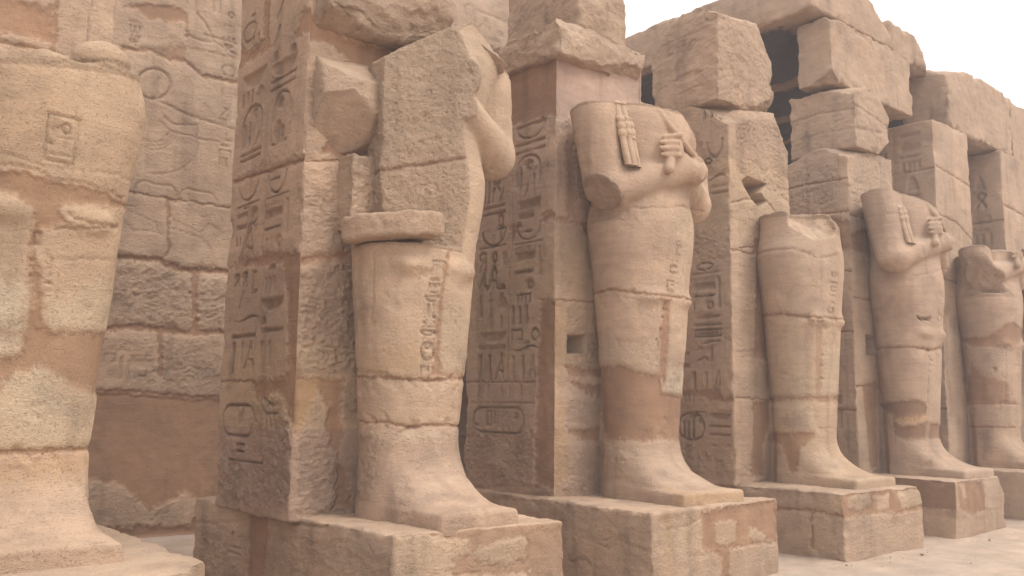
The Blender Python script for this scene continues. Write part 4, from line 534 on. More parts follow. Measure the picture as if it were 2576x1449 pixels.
def rock_box(dims, res, loc=(0, 0, 0), r=.03, amp=.012, edge=.05, specs=None, chips=(), seed=0, quad=None, faces='LFTRBD',
             base=STONE, rough=.55, lean=0.0, big=.0, fine=None, warpfn=None, fl=True):
    """A quarried block: dense rounded box, worn by noise, with carved / mortared faces and broken corners.
    local frame: x from left, y from front, z from bottom. returns V, Q, col, raw z"""
    specs = specs or {}
    loc = np.array(loc, np.float32); dims = np.array(dims, np.float32)
    res = np.full(3, res) if np.isscalar(res) else np.array(res)
    ax = []
    for i in range(3):
        n = max(3, int(round(dims[i] / res[i])))
        g = np.linspace(0, dims[i], n + 1)
        g = np.unique(np.concatenate([g, [r * .3, r * .8, dims[i] - r * .3, dims[i] - r * .8]]).round(5)) if dims[i] > 4 * r else g
        ax.append(g)
    VV, QQ, NN, CC, off = [], [], [], [], 0
    info = dict(L=(0, 0, 1, 2), R=(0, 1, 1, 2), F=(1, 0, 0, 2), B=(1, 1, 0, 2), T=(2, 1, 0, 1), D=(2, 0, 0, 1))
    for f in faces:
        a, hi, ua, va = info[f]
        gu, gv = ax[ua], ax[va]
        u, v = np.meshgrid(gu, gv, indexing='ij')
        P = np.zeros((u.size, 3), np.float32); P[:, ua] = u.ravel(); P[:, va] = v.ravel(); P[:, a] = dims[a] * hi
        nu, nv = len(gu), len(gv)
        i = np.arange(nu - 1)[:, None] * nv + np.arange(nv - 1)[None]
        q = np.stack([i, i + nv, i + nv + 1, i + 1], -1).reshape(-1, 4) + off
        # orientation
        s = {('L'): 1, ('R'): 0, ('F'): 0, ('B'): 1, ('T'): 0, ('D'): 1}[f]
        if s: q = q[:, ::-1]
        c = np.clip(P, r, dims - r); d = P - c
        n = d / (np.linalg.norm(d, axis=1, keepdims=True) + 1e-9)
        Pr = c + n * r
        uu, vv = P[:, ua], P[:, va]
        sp = specs.get(f)
        if sp is not None:
            if f in 'LB' and fl: sp = dict(sp, flip=True)
            h, col, ro = masonry(uu, vv, sp, seed + ord(f), base)
            ed = np.minimum(np.minimum(uu, dims[ua] - uu), np.minimum(vv, dims[va] - vv))
            h = h * sstep(0, .03, ed)
        else:
            h = np.zeros(len(P), np.float32); col = np.tile(base.astype(np.float32), (len(P), 1)); ro = np.full(len(P), rough, np.float32)
        VV.append(Pr + n * h[:, None]); NN.append(n); QQ.append(q)
        CC.append(np.concatenate([col, ro[:, None]], 1)); off += len(P)
    V = np.concatenate(VV); N = np.concatenate(NN); Q = np.concatenate(QQ); C = np.concatenate(CC)
    raw = np.concatenate([v for v in VV])
    W = V + loc + seed * 3.1
    # wear: overall swell, fine tooth, broken arrises
    f1 = fbm(W, 1.1, 3, seed); f2 = fbm(W, 6.5, 4, seed + 4, .55)
    disp = amp * (1.1 * f1 + .9 * f2) + big * fbm(W, .8, 4, seed + 8)
    dist = np.stack([np.minimum(V[:, i], dims[i] - V[:, i]) for i in range(3)], 1); dist.sort(axis=1)
    e = sstep(.16, 0, np.maximum(dist[:, 1], 0))
    disp -= edge * e * np.clip(fbm(W, 3.2, 4, seed + 12) + .08, 0, 1)
    if fine is not None: disp += fine * fbm(W, 17, 3, seed + 15) * (.25 + .75 * C[:, 3])
    V = V + N * disp[:, None]
    for ch in chips:      # broken-off corners: (normal, point, roughness)
        n = np.array(ch[0], np.float32); n /= np.linalg.norm(n); p0 = np.array(ch[1], np.float32); am = ch[2] if len(ch) > 2 else .05
        t = (V - p0) @ n + am * fbm(W, 2.3, 4, seed + 40) + am * .5 * fbm(W, 9, 3, seed + 41)
        k = t > 0
        V[k] -= n * t[k][:, None]
        C[k, 3] = np.maximum(C[k, 3], .8); C[k, :3] = C[k, :3] * .35 + base * .65
    if quad is not None:  # footprint corners (front-left, front-right, back-right, back-left) in world x, y
        a, b, c_, d_ = [np.array(t, np.float32) for t in quad]
        s = (V[:, 0] / dims[0])[:, None]; t = (V[:, 1] / dims[1])[:, None]
        V[:, :2] = (1 - t) * ((1 - s) * a + s * b) + t * ((1 - s) * d_ + s * c_) - loc[:2]
    if warpfn is not None: V = warpfn(V)
    C[:, :3] *= (1 - .20 * sstep(.10, .6, fbm(W, (4.5, 4.5, .55), 4, seed + 57)) - .16 * sstep(.18, .55, fbm(W, 2.4, 5, seed + 58)))[:, None]
    C[:, :3] *= (1 + .10 * fbm(W, .9, 4, seed + 50) + .05 * fbm(W, 7, 3, seed + 51))[:, None]
    first, Q2 = weld(raw, Q)
    return V[first], Q2, C[first], raw[first]

def split_parts(name, V, Q, C, zraw, cuts, parent, mat=ROCK):
    zc = zraw[Q].mean(axis=1)
    lev = [-9] + list(cuts) + [99]; out = []
    rs = np.random.RandomState(int(abs(V[:, 1].sum()) * 10) % 9999)      # each course came from its own bed of the quarry
    for a, b in zip(lev[:-1], lev[1:]):
        k = (zraw >= a) & (zraw < b)
        C[k, :3] *= rs.uniform(.92, 1.07) * np.array((1, rs.uniform(.985, 1.015), rs.uniform(.96, 1.04)))
    for a, b in zip(lev[:-1], lev[1:]):
        q = Q[(zc >= a) & (zc < b)]
        if not len(q): continue
        ids, inv = np.unique(q, return_inverse=True)
        out.append(mesh_obj(name, V[ids], inv.reshape(q.shape), C[ids], mat, parent))
    return out

# ---------------------------------------------------------------- ground
def ground():
    xs = np.concatenate([np.linspace(-200, -12, 12), np.linspace(-10, 30, 260), np.linspace(35, 220, 12)])
    ys = np.concatenate([np.linspace(-200, -12, 12), np.linspace(-10, 12, 150), np.linspace(15, 200, 12)])
    X, Y = np.meshgrid(xs, ys, indexing='ij'); n = len(ys)
    P = np.stack([X.ravel(), Y.ravel(), np.zeros(X.size)], 1).astype(np.float32)
    near = (np.abs(P[:, 0] - 10) < 21) & (np.abs(P[:, 1]) < 13)
    P[:, 2] = np.where(near, .03 * fbm(P, .45, 4, 3) + .022 * fbm(P, 2.6, 5, 4) - .012 * np.clip(fbm(P, 4.5, 2, 6), 0, 1) - .02, -.02)
    for x0, x1 in ((.25, 2.12), (3.5, 5.11), (6.15, 8.2), (9.34, 11.1), (12.25, 13.95), (15.15, 17.), (18.1, 19.9)):   # sand drifted against the plinths
        dd = np.hypot(np.maximum(np.maximum(x0 - P[:, 0], P[:, 0] - x1), 0), np.maximum(np.maximum(5.33 - P[:, 1], P[:, 1] - 8.7), 0))
        P[:, 2] += .030 * np.exp(-dd / .14) * (1 + .6 * fbm(P, 1.8, 3, 12))
    i = np.arange(len(xs) - 1)[:, None] * n + np.arange(n - 1)[None]
    q = np.stack([i, i + n, i + n + 1, i + 1], -1).reshape(-1, 4)
    col = np.tile(np.array((.53, .42, .33, .9), np.float32), (len(P), 1))
    col[:, :3] *= (1 + .10 * fbm(P, .7, 4, 9))[:, None]
    o = mesh_obj('ground', P, q, col, SAND); o['kind'] = 'structure'
ground()
def grit():
    rs = np.random.RandomState(5)
    ico = np.array([(0, 0, 1), (.9, 0, .45), (.28, .85, .45), (-.72, .53, .45), (-.72, -.53, .45), (.28, -.85, .45), (.72, .53, -.45), (-.28, .85, -.45), (-.9, 0, -.45), (-.28, -.85, -.45), (.72, -.53, -.45), (0, 0, -1)])
    fc = [(0, 1, 2), (0, 2, 3), (0, 3, 4), (0, 4, 5), (0, 5, 1), (1, 6, 2), (2, 7, 3), (3, 8, 4), (4, 9, 5), (5, 10, 1), (6, 7, 2), (7, 8, 3), (8, 9, 4), (9, 10, 5), (10, 6, 1), (11, 7, 6), (11, 8, 7), (11, 9, 8), (11, 10, 9), (11, 6, 10)]
    Vs, Fs, Cs = [], [], []
    for i in range(260):
        if True:   # against the feet of the plinths
            k = rs.randint(1, 7); x = PX[k] + rs.uniform(-.1, 1.9); y = 5.25 - abs(rs.normal(0, .28))
            if rs.rand() < .4: x = PX[k] - abs(rs.normal(0, .25)) ; y = rs.uniform(5.2, 7.5)
        else: x, y = rs.uniform(4, 22), rs.uniform(1.5, 5.2)
        r = .005 + .009 * rs.rand() ** 2 + (.02 * rs.rand() if rs.rand() < .03 else 0)
        v = ico * (1 + .35 * rs.normal(size=(12, 1)).clip(-1, 1)) * r * np.array((1, .8 + .4 * rs.rand(), .6)) + (x, y, r * .2)
        Vs.append(v); Fs.append(np.array(fc) + 12 * i); c = STONE * rs.uniform(.85, 1.35)
        Cs.append(np.tile(np.append(c, .6), (12, 1)))
    V = np.concatenate(Vs); V[:, 2] += .03 * fbm(V * (1, 1, 0), .45, 4, 3)
    o = mesh_obj('gravel', V, np.concatenate(Fs), np.concatenate(Cs), ROCK, smooth=False)
    o['kind'] = 'stuff'; tag(o, 'scattered stone chips on the sand at the foot of the plinths', 'gravel')
GRIT = grit

def loc_of(k): return np.array((PX[k], YP, Z0))
PX = [.45, 3.39, 6.28, 9.32, 12.28, 15.2, 18.05]; YP = 6.70; Z0 = .70; PD = 1.49; PW = 1.38
T_PLINTH = .746
GRIT()

# ---------------------------------------------------------------- rear wall of the portico
def rear_wall():
    t = thing('rear_wall', 'long relief-carved sandstone wall running behind the row of pillars', 'wall', (-3, 11.4, 0))
    sp = dict(FEAT['wall'], relief=1.25)
    sh = lambda pts: [(a + 3, b) for a, b in pts]
    sp['line'] = [(sh(p), w, d) for p, w, d in sp['line']]
    sp['joint'] = [(sh(p), w, d) for p, w, d in sp['joint']]
    sp['patch'] = [(sh(it[0]),) + tuple(it[1:]) for it in sp['patch']]
    sp['rough'] = [(sh(it[0]), it[1] * .6) + tuple(it[2:]) for it in sp['rough']]
    sp['sign'] = [(g[0], g[1] + 3) + tuple(g[2:]) for g in sp['sign']]
    V, Q, C, raw = rock_box((9.2, 1.2, 9.3), (.018, .15, .018), (-3, 11.4, 0), r=.02, amp=.012, edge=.0, specs=dict(F=sp), seed=21, faces='FLT', rough=.5)
    mesh_obj('wall_stretch', V, Q, C, ROCK, t)
    # taller stretch between the second and the fourth pillar, and the part under the roof
    s2 = dict(sp); mv = lambda pts: [(a - 9.2, b) for a, b in pts]
    s2 = dict(line=[(mv(p), w, d) for p, w, d in sp['line'] if p[0][0] > 9], sign=[(g[0], g[1] - 9.2) + tuple(g[2:]) for g in sp['sign'] if g[1] > 9],
              joint=[([(0, z), (3, z + .03), (6, z)], .03, .015) for z in (1.1, 2.3, 3.4, 4.5, 5.6, 6.7, 7.7)], wear=.2, r0=.5,
              hole=[([(1.95, -.2), (3.0, -.2), (3.0, 2.35), (1.95, 2.35)], 1.0)], patch=[([(2.0, -.2), (2.95, -.2), (2.95, 2.3), (2.0, 2.3)], 'soot', 0, .02)])     # invented doorway recess for a dark slit, its shade painted in
    V, Q, C, raw = rock_box((5.85, 1.2, 9.3), (.03, .3, .03), (6.2, 11.4, 0), r=.02, amp=.014, edge=.06, specs=dict(F=s2), seed=22, faces='FTR')
    o = mesh_obj('wall_stretch', V, Q, C, ROCK, t); o.location = (9.2, 0, 0)
    js = [([(0, z), (14, z)], .035, .02) for z in (1.1, 2.3, 3.4, 4.5, 5.6, 6.7)] + [([(x, z), (x + .02, z + 1.1)], .03, .02) for x in (1.2, 3.1, 5.3, 7.0, 9.1, 11.2) for z in (1.1 if x > 4 else 2.3, 4.5)]
    sg = [(k, 1.5 + 1.1 * i, 5.2 + .45 * (i % 3), .4, .4) for i, k in enumerate(('bird', 'disc', 'seated', 'mn', 'loop', 'tri', 'reed', 'eye', 'seated', 'bird'))]
    V, Q, C, raw = rock_box((16, 1.2, 7.78), (.06, .3, .06), (12.05, 15.4, 0), r=.02, amp=.015, edge=.05, specs=dict(F=dict(joint=js, sign=sg, r0=.6)), seed=23, faces='FTR')
    o = mesh_obj('wall_stretch', V, Q, C, ROCK, t); o.location = (15.05, 4.0, 0)
    V, Q, C, raw = rock_box((.9, 4.0, 7.78), (.1, .06, .06), (12.05, 11.4, 0), r=.02, amp=.015, edge=.03, seed=24, faces='LRTF')
    o = mesh_obj('wall_stretch', V, Q, C, ROCK, t); o.location = (15.06, 0, 0)
    V, Q, C, raw = rock_box((.9, 9.0, 7.78), (.2, .1, .1), (27, 7.0, 0), r=.02, amp=.015, edge=.03, seed=25, faces='LTF')
    o = mesh_obj('wall_stretch', V, Q, C, ROCK, t); o.location = (30, -4.4, 0)
    return t
rear_wall()

# ---------------------------------------------------------------- pillars
def pillar(k, height, res, cuts, label, chips=(), specs=None, edge=.05, amp=.012, width=PW):
    L = loc_of(k)
    t = thing('pillar', label, 'pillar', tuple(L), 'square stone pillars of the colonnade')
    V, Q, C, raw = rock_box((width, PD, height), res, L, r=.03, amp=amp, edge=edge, specs=specs, chips=chips, seed=30 + k, fine=.006)
    split_parts('course', V, Q, C, raw[:, 2], cuts, t)
    return t

def block(name, label, cat, lo, hi, res, seed, parent=None, group=None, **kw):
    lo = np.array(lo, float); hi = np.array(hi, float)
    V, Q, C, raw = rock_box(hi - lo, res, lo, seed=seed, **kw)
    if parent is not None:
        o = mesh_obj(name, V, Q, C, ROCK, parent, tuple(lo - np.array(parent.location)))
    else:
        o = mesh_obj(name, V, Q, C, ROCK, None, tuple(lo)); tag(o, label, cat, group)
    return o

G = lambda a, b: dict(L=dict(FEAT[a], relief=2.3) if a else None, F=dict(FEAT[b]) if b else None)
def far_spec(seed, joints, signs_z):
    rs = np.random.RandomState(seed)
    names = ['nb', 'disc', 'mn', 'reed', 'zig', 'loaf', 'tri', 'snake', 'strokes', 'bar', 'loop', 'seated', 'lens', 'comb']
    sg = []
    for c in (.42, 1.02):
        z = signs_z[0]
        while z < signs_z[1]:
            kd = names[rs.randint(len(names))]; h = .16 + .16 * rs.rand(); w = .36
            if kd in ('disc', 'loop', 'seated', 'reed', 'loaf'): w = .16 + .05 * rs.rand()
            if kd in ('bar', 'zig', 'snake', 'lens'): h = .05
            sg.append((kd, c, z + h / 2, w, h)); z += h + .07
    j = [([(0, z), (.7, z + .02), (1.5, z - .01)], .03, .016) for z in joints]
    return dict(sign=sg, joint=j, relief=2.0, wear=.4, r0=.55, line=[([(.16, 0), (.16, 7)], .012, .006), ([(.72, 0), (.72, 7)], .012, .006), ([(1.27, 0), (1.27, 7)], .012, .006)])

# P0, only its upper front shows over the first statue
js = [([(0, 3.35), (.9, 3.37), (1.4, 3.3)], .03, .016), ([(.98, 3.3), (1.0, 4.8)], .03, .016), ([(1.2, 3.3), (1.21, 5)], .012, .008)]
pillar(0, 6.6, (.014, .05, .016), (1.5, 3.0, 4.3), 'pillar behind the nearest statue, its plastered front showing at the top left corner', specs=dict(F=dict(joint=js, patch=[([(-.1, 3.42), (.98, 3.44), (.98, 3.7), (-.1, 3.66)], 'mortar', -.01)], r0=.5), L=None))
p1 = pillar(1, 6.9, (.011, .010, .010), (.75, 1.45, 2.35, 3.1, 4.15), 'pillar with two columns of deep hieroglyphs on its left side, behind the split statue', specs=G('P1L', 'P1F'))
block('course', None, None, (3.44, 6.40, 4.86), (4.76, 7.6, 7.6), (.016, .05, .016), 61, p1, r=.03, amp=.03, edge=.10, rough=1.0, big=.05, fine=.022,
      chips=[((-.2, -.4, -.9), (.15, .10, .10), .05), ((.3, -.35, -.9), (.95, .05, .10), .04), ((.0, -.9, -.35), (.6, .02, .3), .05), ((.95, -.3, -.1), (1.26, .1, .3), .04)])
block('shoulder_stump', None, None, (3.46, 6.40, 3.80), (4.42, 6.95, 4.68), (.013, .04, .013), 62, p1, r=.012, amp=.012, edge=.05, rough=.8, fine=.012,
      chips=[((-.05, -.62, .78), (.3, .04, .62), .012), ((-.35, -.75, -.55), (.25, .02, .42), .012), ((.05, -.5, -.86), (.3, .1, .12), .012), ((-.55, -.82, .15), (.16, .03, .5), .012), ((.35, -.85, .38), (.66, .05, .62), .012), ((-.3, -.45, .85), (.1, .25, .82), .012), ((.15, -.80, -.58), (.6, .05, .30), .012), ((.6, -.3, -.7), (.80, .15, .15), .012)])
block('core_block', None, None, (3.72, 6.46, 3.10), (4.3, 6.9, 3.76), (.012, .04, .012), 63, p1, r=.03, amp=.012, edge=.05, rough=1.0, fine=.018)

pillar(2, 5.0, (.013, .013, .013), (1.35, 2.75, 3.55, 4.45), 'pillar with smooth repair plaster below its broken top band', specs=G('P2L', 'P2F'))
t2 = thing('capital_block', 'broken carved band with a ragged top lying across the plastered pillar', 'stone block', (6.2, 6.6, 5.36))
block('carved_band', None, None, (6.22, 6.58, 5.36), (7.72, 8.05, 5.76), .016, 64, t2, r=.04, amp=.03, edge=.09, big=.025, fine=.012, rough=.8,
      specs=dict(L=dict(sign=[('tri', .5, .35, .2, .25), ('bar', .8, .4, .3, .03), ('zig', .25, .42, .25, .06), ('strokes', 1.1, .3, .15, .2)], wear=.2), F=dict(r0=.9)),
      chips=[((.15, -.6, -.75), (.9, .03, .10), .05), ((.9, -.3, -.1), (1.42, .2, .3), .03), ((0, -.9, .3), (1.1, .02, .32), .06)])
block('upper_block', 'tall rough block standing on the broken band of the plastered pillar', 'stone block', (6.74, 6.80, 5.74), (7.66, 8.1, 7.9), .02, 65, None, r=.05, amp=.03, edge=.12, big=.04, fine=.014, rough=.85,
      chips=[((-.1, -.7, -.6), (.3, .0, .12), .03), ((.9, -.35, .1), (.8, .3, .7), .05)])

FEAT['P3F']['joint'] += [([(0, 3.55), (.35, 3.66), (.8, 3.7), (1.4, 3.4)], .02, .016), ([(0, 2.95), (1.4, 2.93)], .02, .014)]
pillar(3, 4.98, (.018, .017, .017), (1.3, 2.2, 3.2, 4.2), 'pillar with a square socket broken into its front beside the carved column', specs=G('P3L', 'P3F'),
       chips=[((-.3, -.55, .8), (.3, .3, 4.9), .04), ((.8, -.3, .5), (1.3, .3, 4.75), .05)])
block('upper_block', 'rounded carved block with a ringed sun disc, topmost of its broken pillar', 'stone block', (9.33, 6.85, 5.66), (10.60, 8.0, 7.05), .018, 66, None, r=.03, amp=.022, edge=.08, big=.02, fine=.012, rough=.75,
      specs=dict(L=dict(sign=[('lens', .5, .45, .55, .12), ('slash', .55, .75, .35, .3), ('bar', .5, .9, .4, .03), ('snake', .5, .25, .5, .06), ('ring', .1, 1.22, .22, .22), ('L', .8, .95, .1, .25)], line=[([(0, 1.05), (1.1, 1.0)], .02, .012)], wear=.1), F=dict(r0=.9, rough=[([(0, 0), (1.4, 0), (1.4, 1.4), (0, 1.4)], .03)])),
      chips=[((-.1, -.5, .86), (.25, .12, 1.28), .03), ((.75, -.25, .6), (1.05, .2, 1.15), .05), ((-.25, .60, .75), (.0, .85, 1.16), .03), ((.25, -.75, -.6), (.9, .05, .12), .06)])

sp4 = dict(L=far_spec(4, (.95, 2.1, 3.0, 3.9, 4.4), (.3, 3.6)), F=dict(joint=[([(0, 1.3), (1.4, 1.3)], .03, .016), ([(0, 2.6), (1.4, 2.62)], .03, .016), ([(0, 3.85), (1.4, 3.8)], .03, .016)], r0=.7,
     rough=[([(0, 3.85), (1.4, 3.85), (1.4, 5), (0, 5)], .04)], patch=[([(0, 3.55), (.5, 3.7), (.9, 3.5), (1.4, 3.7), (1.4, 3.3), (0, 3.3)], 'mortar', -.012), ([(.2, 1.3), (.6, 1.4), (.55, .1), (.3, .1)], 'mortar', -.012)], hole=[([(.34, 1.78), (.62, 1.78), (.62, 2.06), (.34, 2.06)], .2)]))
sp4['L']['rough'] = [([(.15, 3.9), (1.2, 3.9), (1.2, 4.7), (.15, 4.7)], .05)]; sp4['L']['patch'] = [([(-.1, 3.3), (1.6, 3.3), (1.6, 3.85), (1.0, 3.8), (.3, 3.85), (-.1, 3.7)], 'mortar', -.012)]
pillar(4, 4.95, (.02, .02, .02), (1.3, 2.6, 3.6), 'pillar with a square socket in its front, under two worn loose courses', specs=sp4, chips=[((-.3, -.5, .8), (.05, .2, 4.85), .04), ((-.5, .3, .8), (.1, 1.2, 4.75), .04)])
block('upper_block', 'worn layered block on the pillar just left of the dark roofed gap', 'stone block', (12.42, 6.62, 5.60), (13.5, 7.75, 6.62), .022, 67, None, r=.03, amp=.022, edge=.09, big=.025, fine=.012, rough=.7,
      specs=dict(L=dict(crack=[([(0, .3), (.6, .33), (1.2, .28)], .012, .02), ([(0, .6), (.6, .66), (1.2, .6)], .015, .025)], r0=.8), F=dict(crack=[([(0, .3), (1.2, .4)], .012, .02), ([(0, .66), (1.2, .5)], .015, .025)], r0=.8)),
      chips=[((.6, -.4, .65), (.95, .1, .85), .04), ((-.5, -.3, .8), (.1, .1, .9), .04), ((.5, -.4, -.7), (.9, .1, .12), .03)])

sp5 = dict(L=far_spec(5, (1.0, 2.2, 3.2, 4.25, 5.1), (3.5, 5.8)), F=dict(joint=[([(0, 4.3), (.7, 4.25), (1.4, 4.0)], .03, .016), ([(0, 3.2), (1.4, 3.1)], .03, .016), ([(0, 5.15), (1.4, 5.0)], .03, .016)], r0=.6, rough=[([(.3, 2.4), (1.4, 2.4), (1.4, 3.0), (.6, 3.1)], .06)]))
pillar(5, 5.985, (.025, .025, .025), (2.2, 3.2, 4.25), 'pillar that carries the joint of the two lintels, behind the fifth statue', specs=sp5)
sp6 = dict(L=far_spec(6, (1.0, 2.2, 3.3, 4.6), (2.5, 5.6)), F=dict(joint=[([(0, 4.9), (1.4, 4.8)], .04, .02), ([(0, 3.4), (1.4, 3.3)], .04, .02)], r0=.7))
pillar(6, 5.985, (.03, .03, .03), (2.2, 3.3, 4.6), 'farthest pillar, cut by the right edge of the picture', specs=sp6)

# ---------------------------------------------------------------- lintels and roof
def lintel(label, lo, hi, res, seed, **kw):
    return block('lintel', label, 'lintel', lo, hi, res, seed, None, 'lintels over the pillars', **kw)
lintel('lintel block whose left end shows beside the dark gap under the roof', (12.28, 6.9, 6.68), (14.92, 7.50, 7.74), .026, 71, r=.03, amp=.016, edge=.08, big=.02, fine=.010, rough=.7, chips=[((-.2, -.5, .8), (.1, .0, 1.0), .04), ((-.6, -.3, -.7), (.05, .1, .1), .04)])
lintel('lintel block with its left end bared and chipped above the fifth pillar', (16.0, 6.76, 6.70), (18.9, 7.65, 7.98), .028, 72, r=.05, amp=.02, edge=.12, big=.03, fine=.010, rough=.7, chips=[((-.3, -.4, .85), (.3, .1, 1.12), .05), ((-.8, -.5, -.5), (.02, .05, .12), .03)])
lintel('far lintel running out of the right edge of the picture', (18.93, 6.78, 6.70), (27, 7.65, 7.90), .045, 73, r=.03, amp=.016, edge=.08, big=.02, fine=.010, rough=.7)
def roof(label, lo, hi, res, seed, **kw):
    return block('roof_slab', label, 'roof slab', lo, hi, res, seed, None, 'roof slabs over the portico', specs=dict(D=dict(patch=[([(.25, .75), (30, .75), (30, 20), (.25, 20)], 'soot', 0, .06, .95)], r0=.6)), **kw)  # underside painted dark so the gap below the roof looks shaded
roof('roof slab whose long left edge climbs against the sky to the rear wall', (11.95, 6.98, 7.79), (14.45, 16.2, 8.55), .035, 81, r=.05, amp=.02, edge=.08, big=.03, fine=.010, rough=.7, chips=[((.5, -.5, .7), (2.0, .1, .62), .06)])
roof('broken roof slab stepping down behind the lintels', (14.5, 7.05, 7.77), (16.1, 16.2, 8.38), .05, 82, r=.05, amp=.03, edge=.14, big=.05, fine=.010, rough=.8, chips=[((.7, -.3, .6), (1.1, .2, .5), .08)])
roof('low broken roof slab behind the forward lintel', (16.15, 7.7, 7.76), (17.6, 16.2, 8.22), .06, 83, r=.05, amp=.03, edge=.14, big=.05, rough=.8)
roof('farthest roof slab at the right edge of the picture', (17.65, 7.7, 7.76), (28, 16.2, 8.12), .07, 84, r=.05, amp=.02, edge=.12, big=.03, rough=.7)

# ---------------------------------------------------------------- statues
def cone_noise(P, seed): return fbm(P, 2.4, 4, seed)
def statue(k, cx, res, label, opt, spec, quad, plinth_specs, plinth_res, plinth_chips=(), plinth_edge=.06, pb=STONE, extra=None):
    org = np.array((cx, 6.35, T_PLINTH), np.float32)
    t = thing('statue', label, 'statue', (cx, 6.35, 0), 'row of mummy-shaped statues before the pillars')
    wedges = opt.get('cut', [])
    sd = 200 + k * 10
    def fn(P):
        d = figure(P, opt)
        nz = None
        for w in wedges:
            rough = w[-1]
            if nz is None: nz = fbm(P + k * 5, 2.6, 4, sd) + .35 * fbm(P + k * 5, 9, 3, sd + 2)
            m = None
            for n, c in w[:-1]:
                n = np.array(n, np.float32); n /= np.linalg.norm(n)
                v = c - P @ n
                m = v if m is None else np.maximum(m, v)
            m = m + rough * nz
            d = smax(d, -m, .02)
        if extra is not None: d = extra(P, d)
        return d
    top = opt.get('top', 4.4)
    V, Q = surf_nets(fn, (-1.35, -1.1, -.05), (1.35, .55, top), res)
    N = vnormals(V, Q)
    th = np.arctan2(V[:, 0], -V[:, 1])
    u = th * .5; v = V[:, 2]
    h, col, ro = masonry(u, v, spec, sd, np.array(opt.get('base', STONE)))
    # broken faces are rough and uncarved
    brk = np.zeros(len(V), np.float32)
    for w in wedges:
        m = None
        for n, c in w[:-1]:
            n = np.array(n, np.float32); n /= np.linalg.norm(n); s_ = c - V @ n
            m = s_ if m is None else np.maximum(m, s_)
        brk = np.maximum(brk, sstep(.085 if w[-1] > .03 else .05, .03 if w[-1] > .03 else .01, np.abs(m)))
    h = h * (1 - brk); ro = np.maximum(ro * (1 - brk), brk * 1.0)
    W = V + org
    h = h + .010 * fbm(W, 1.6, 3, sd) + .004 * fbm(W, 7, 4, sd + 1) * (.4 + ro) + brk * opt.get('brk', .010) * fbm(W, 24, 4, sd + 3, .65)
    h -= brk * .007 * sstep(.30, .55, fbm(W, 42, 2, sd + 13)) + .012 * sstep(.22, .6, fbm(W, 3.3, 4, sd + 14)) + .007 * ro * sstep(.32, .5, fbm(W, 21, 3, sd + 15))
    ch = sstep(.05, .45, fbm(W, 6, 4, sd + 22, .6))      # chipped lips along the joints, flaked skin
    for pts, w_, dp_ in spec.get('joint', []):
        xs_, zs_ = zip(*sorted(pts)); dz = V[:, 2] - np.interp(u, xs_, zs_)
        h -= (.030 * ch * np.exp(-(dz / .05) ** 2) + .014 * sstep(.1, .3, fbm(W, 3.5, 3, sd + 23)) * sstep(-.22, 0, dz) * (dz < 0)) * (1 - brk)
    for z0, sx, sy in opt.get('bj', []):     # mortar joint that crosses the broken face
        q = np.exp(-((V[:, 2] - z0 - sx * V[:, 0] - sy * V[:, 1] + .02 * fbm(W, 6, 3, sd + 16)) / .016) ** 2) * brk
        h -= .016 * q; col = col * (1 - .8 * q[:, None]) + MORTAR * .8 * q[:, None]
    V = V + N * h[:, None]
    col = col * (1 + .10 * fbm(W, 1.1, 4, sd + 5) + .05 * fbm(W, (3, 3, 14), 3, sd + 6))[:, None]
    col = col * (1 - brk[:, None] * .10)
    lv = sorted(float(np.mean([q[1] for q in j[0]])) for j in spec.get('joint', []))
    rs = np.random.RandomState(sd); zj = V[:, 2] + .02 * fbm(W, 5, 2, sd + 18)
    for a_, b_ in zip([-9] + lv, lv + [99]):
        col[(zj >= a_) & (zj < b_)] *= rs.uniform(.95, 1.05) * np.array((1, rs.uniform(.99, 1.01), rs.uniform(.97, 1.03)))
    col = col * (1 - .16 * sstep(.12, .6, fbm(W, (5, 5, .6), 4, sd + 19)) - .15 * sstep(.2, .55, fbm(W, 2.6, 5, sd + 20)) + .10 * sstep(.22, .5, fbm(W, 3.6, 5, sd + 21)))[:, None]
    o = mesh_obj('body', V, Q, np.concatenate([col, ro[:, None]], 1), ROCK, t); o.location = (0, 0, T_PLINTH)
    if quad is not None:
        fl = np.array(quad[0]); dims = (np.linalg.norm(np.array(quad[1]) - fl), np.linalg.norm(np.array(quad[3]) - fl), T_PLINTH + .06)
        lo = np.array((fl[0], fl[1], -.06))
        V, Q, C, raw = rock_box(dims, plinth_res, lo, r=.03, amp=.010, edge=plinth_edge, specs=plinth_specs, chips=plinth_chips, seed=90 + k, quad=quad, faces='LFTRB', base=pb, fine=.006)
        pl_ = mesh_obj('plinth', V, Q, C, ROCK, t); pl_.location = tuple(lo - np.array(t.location))
    return t

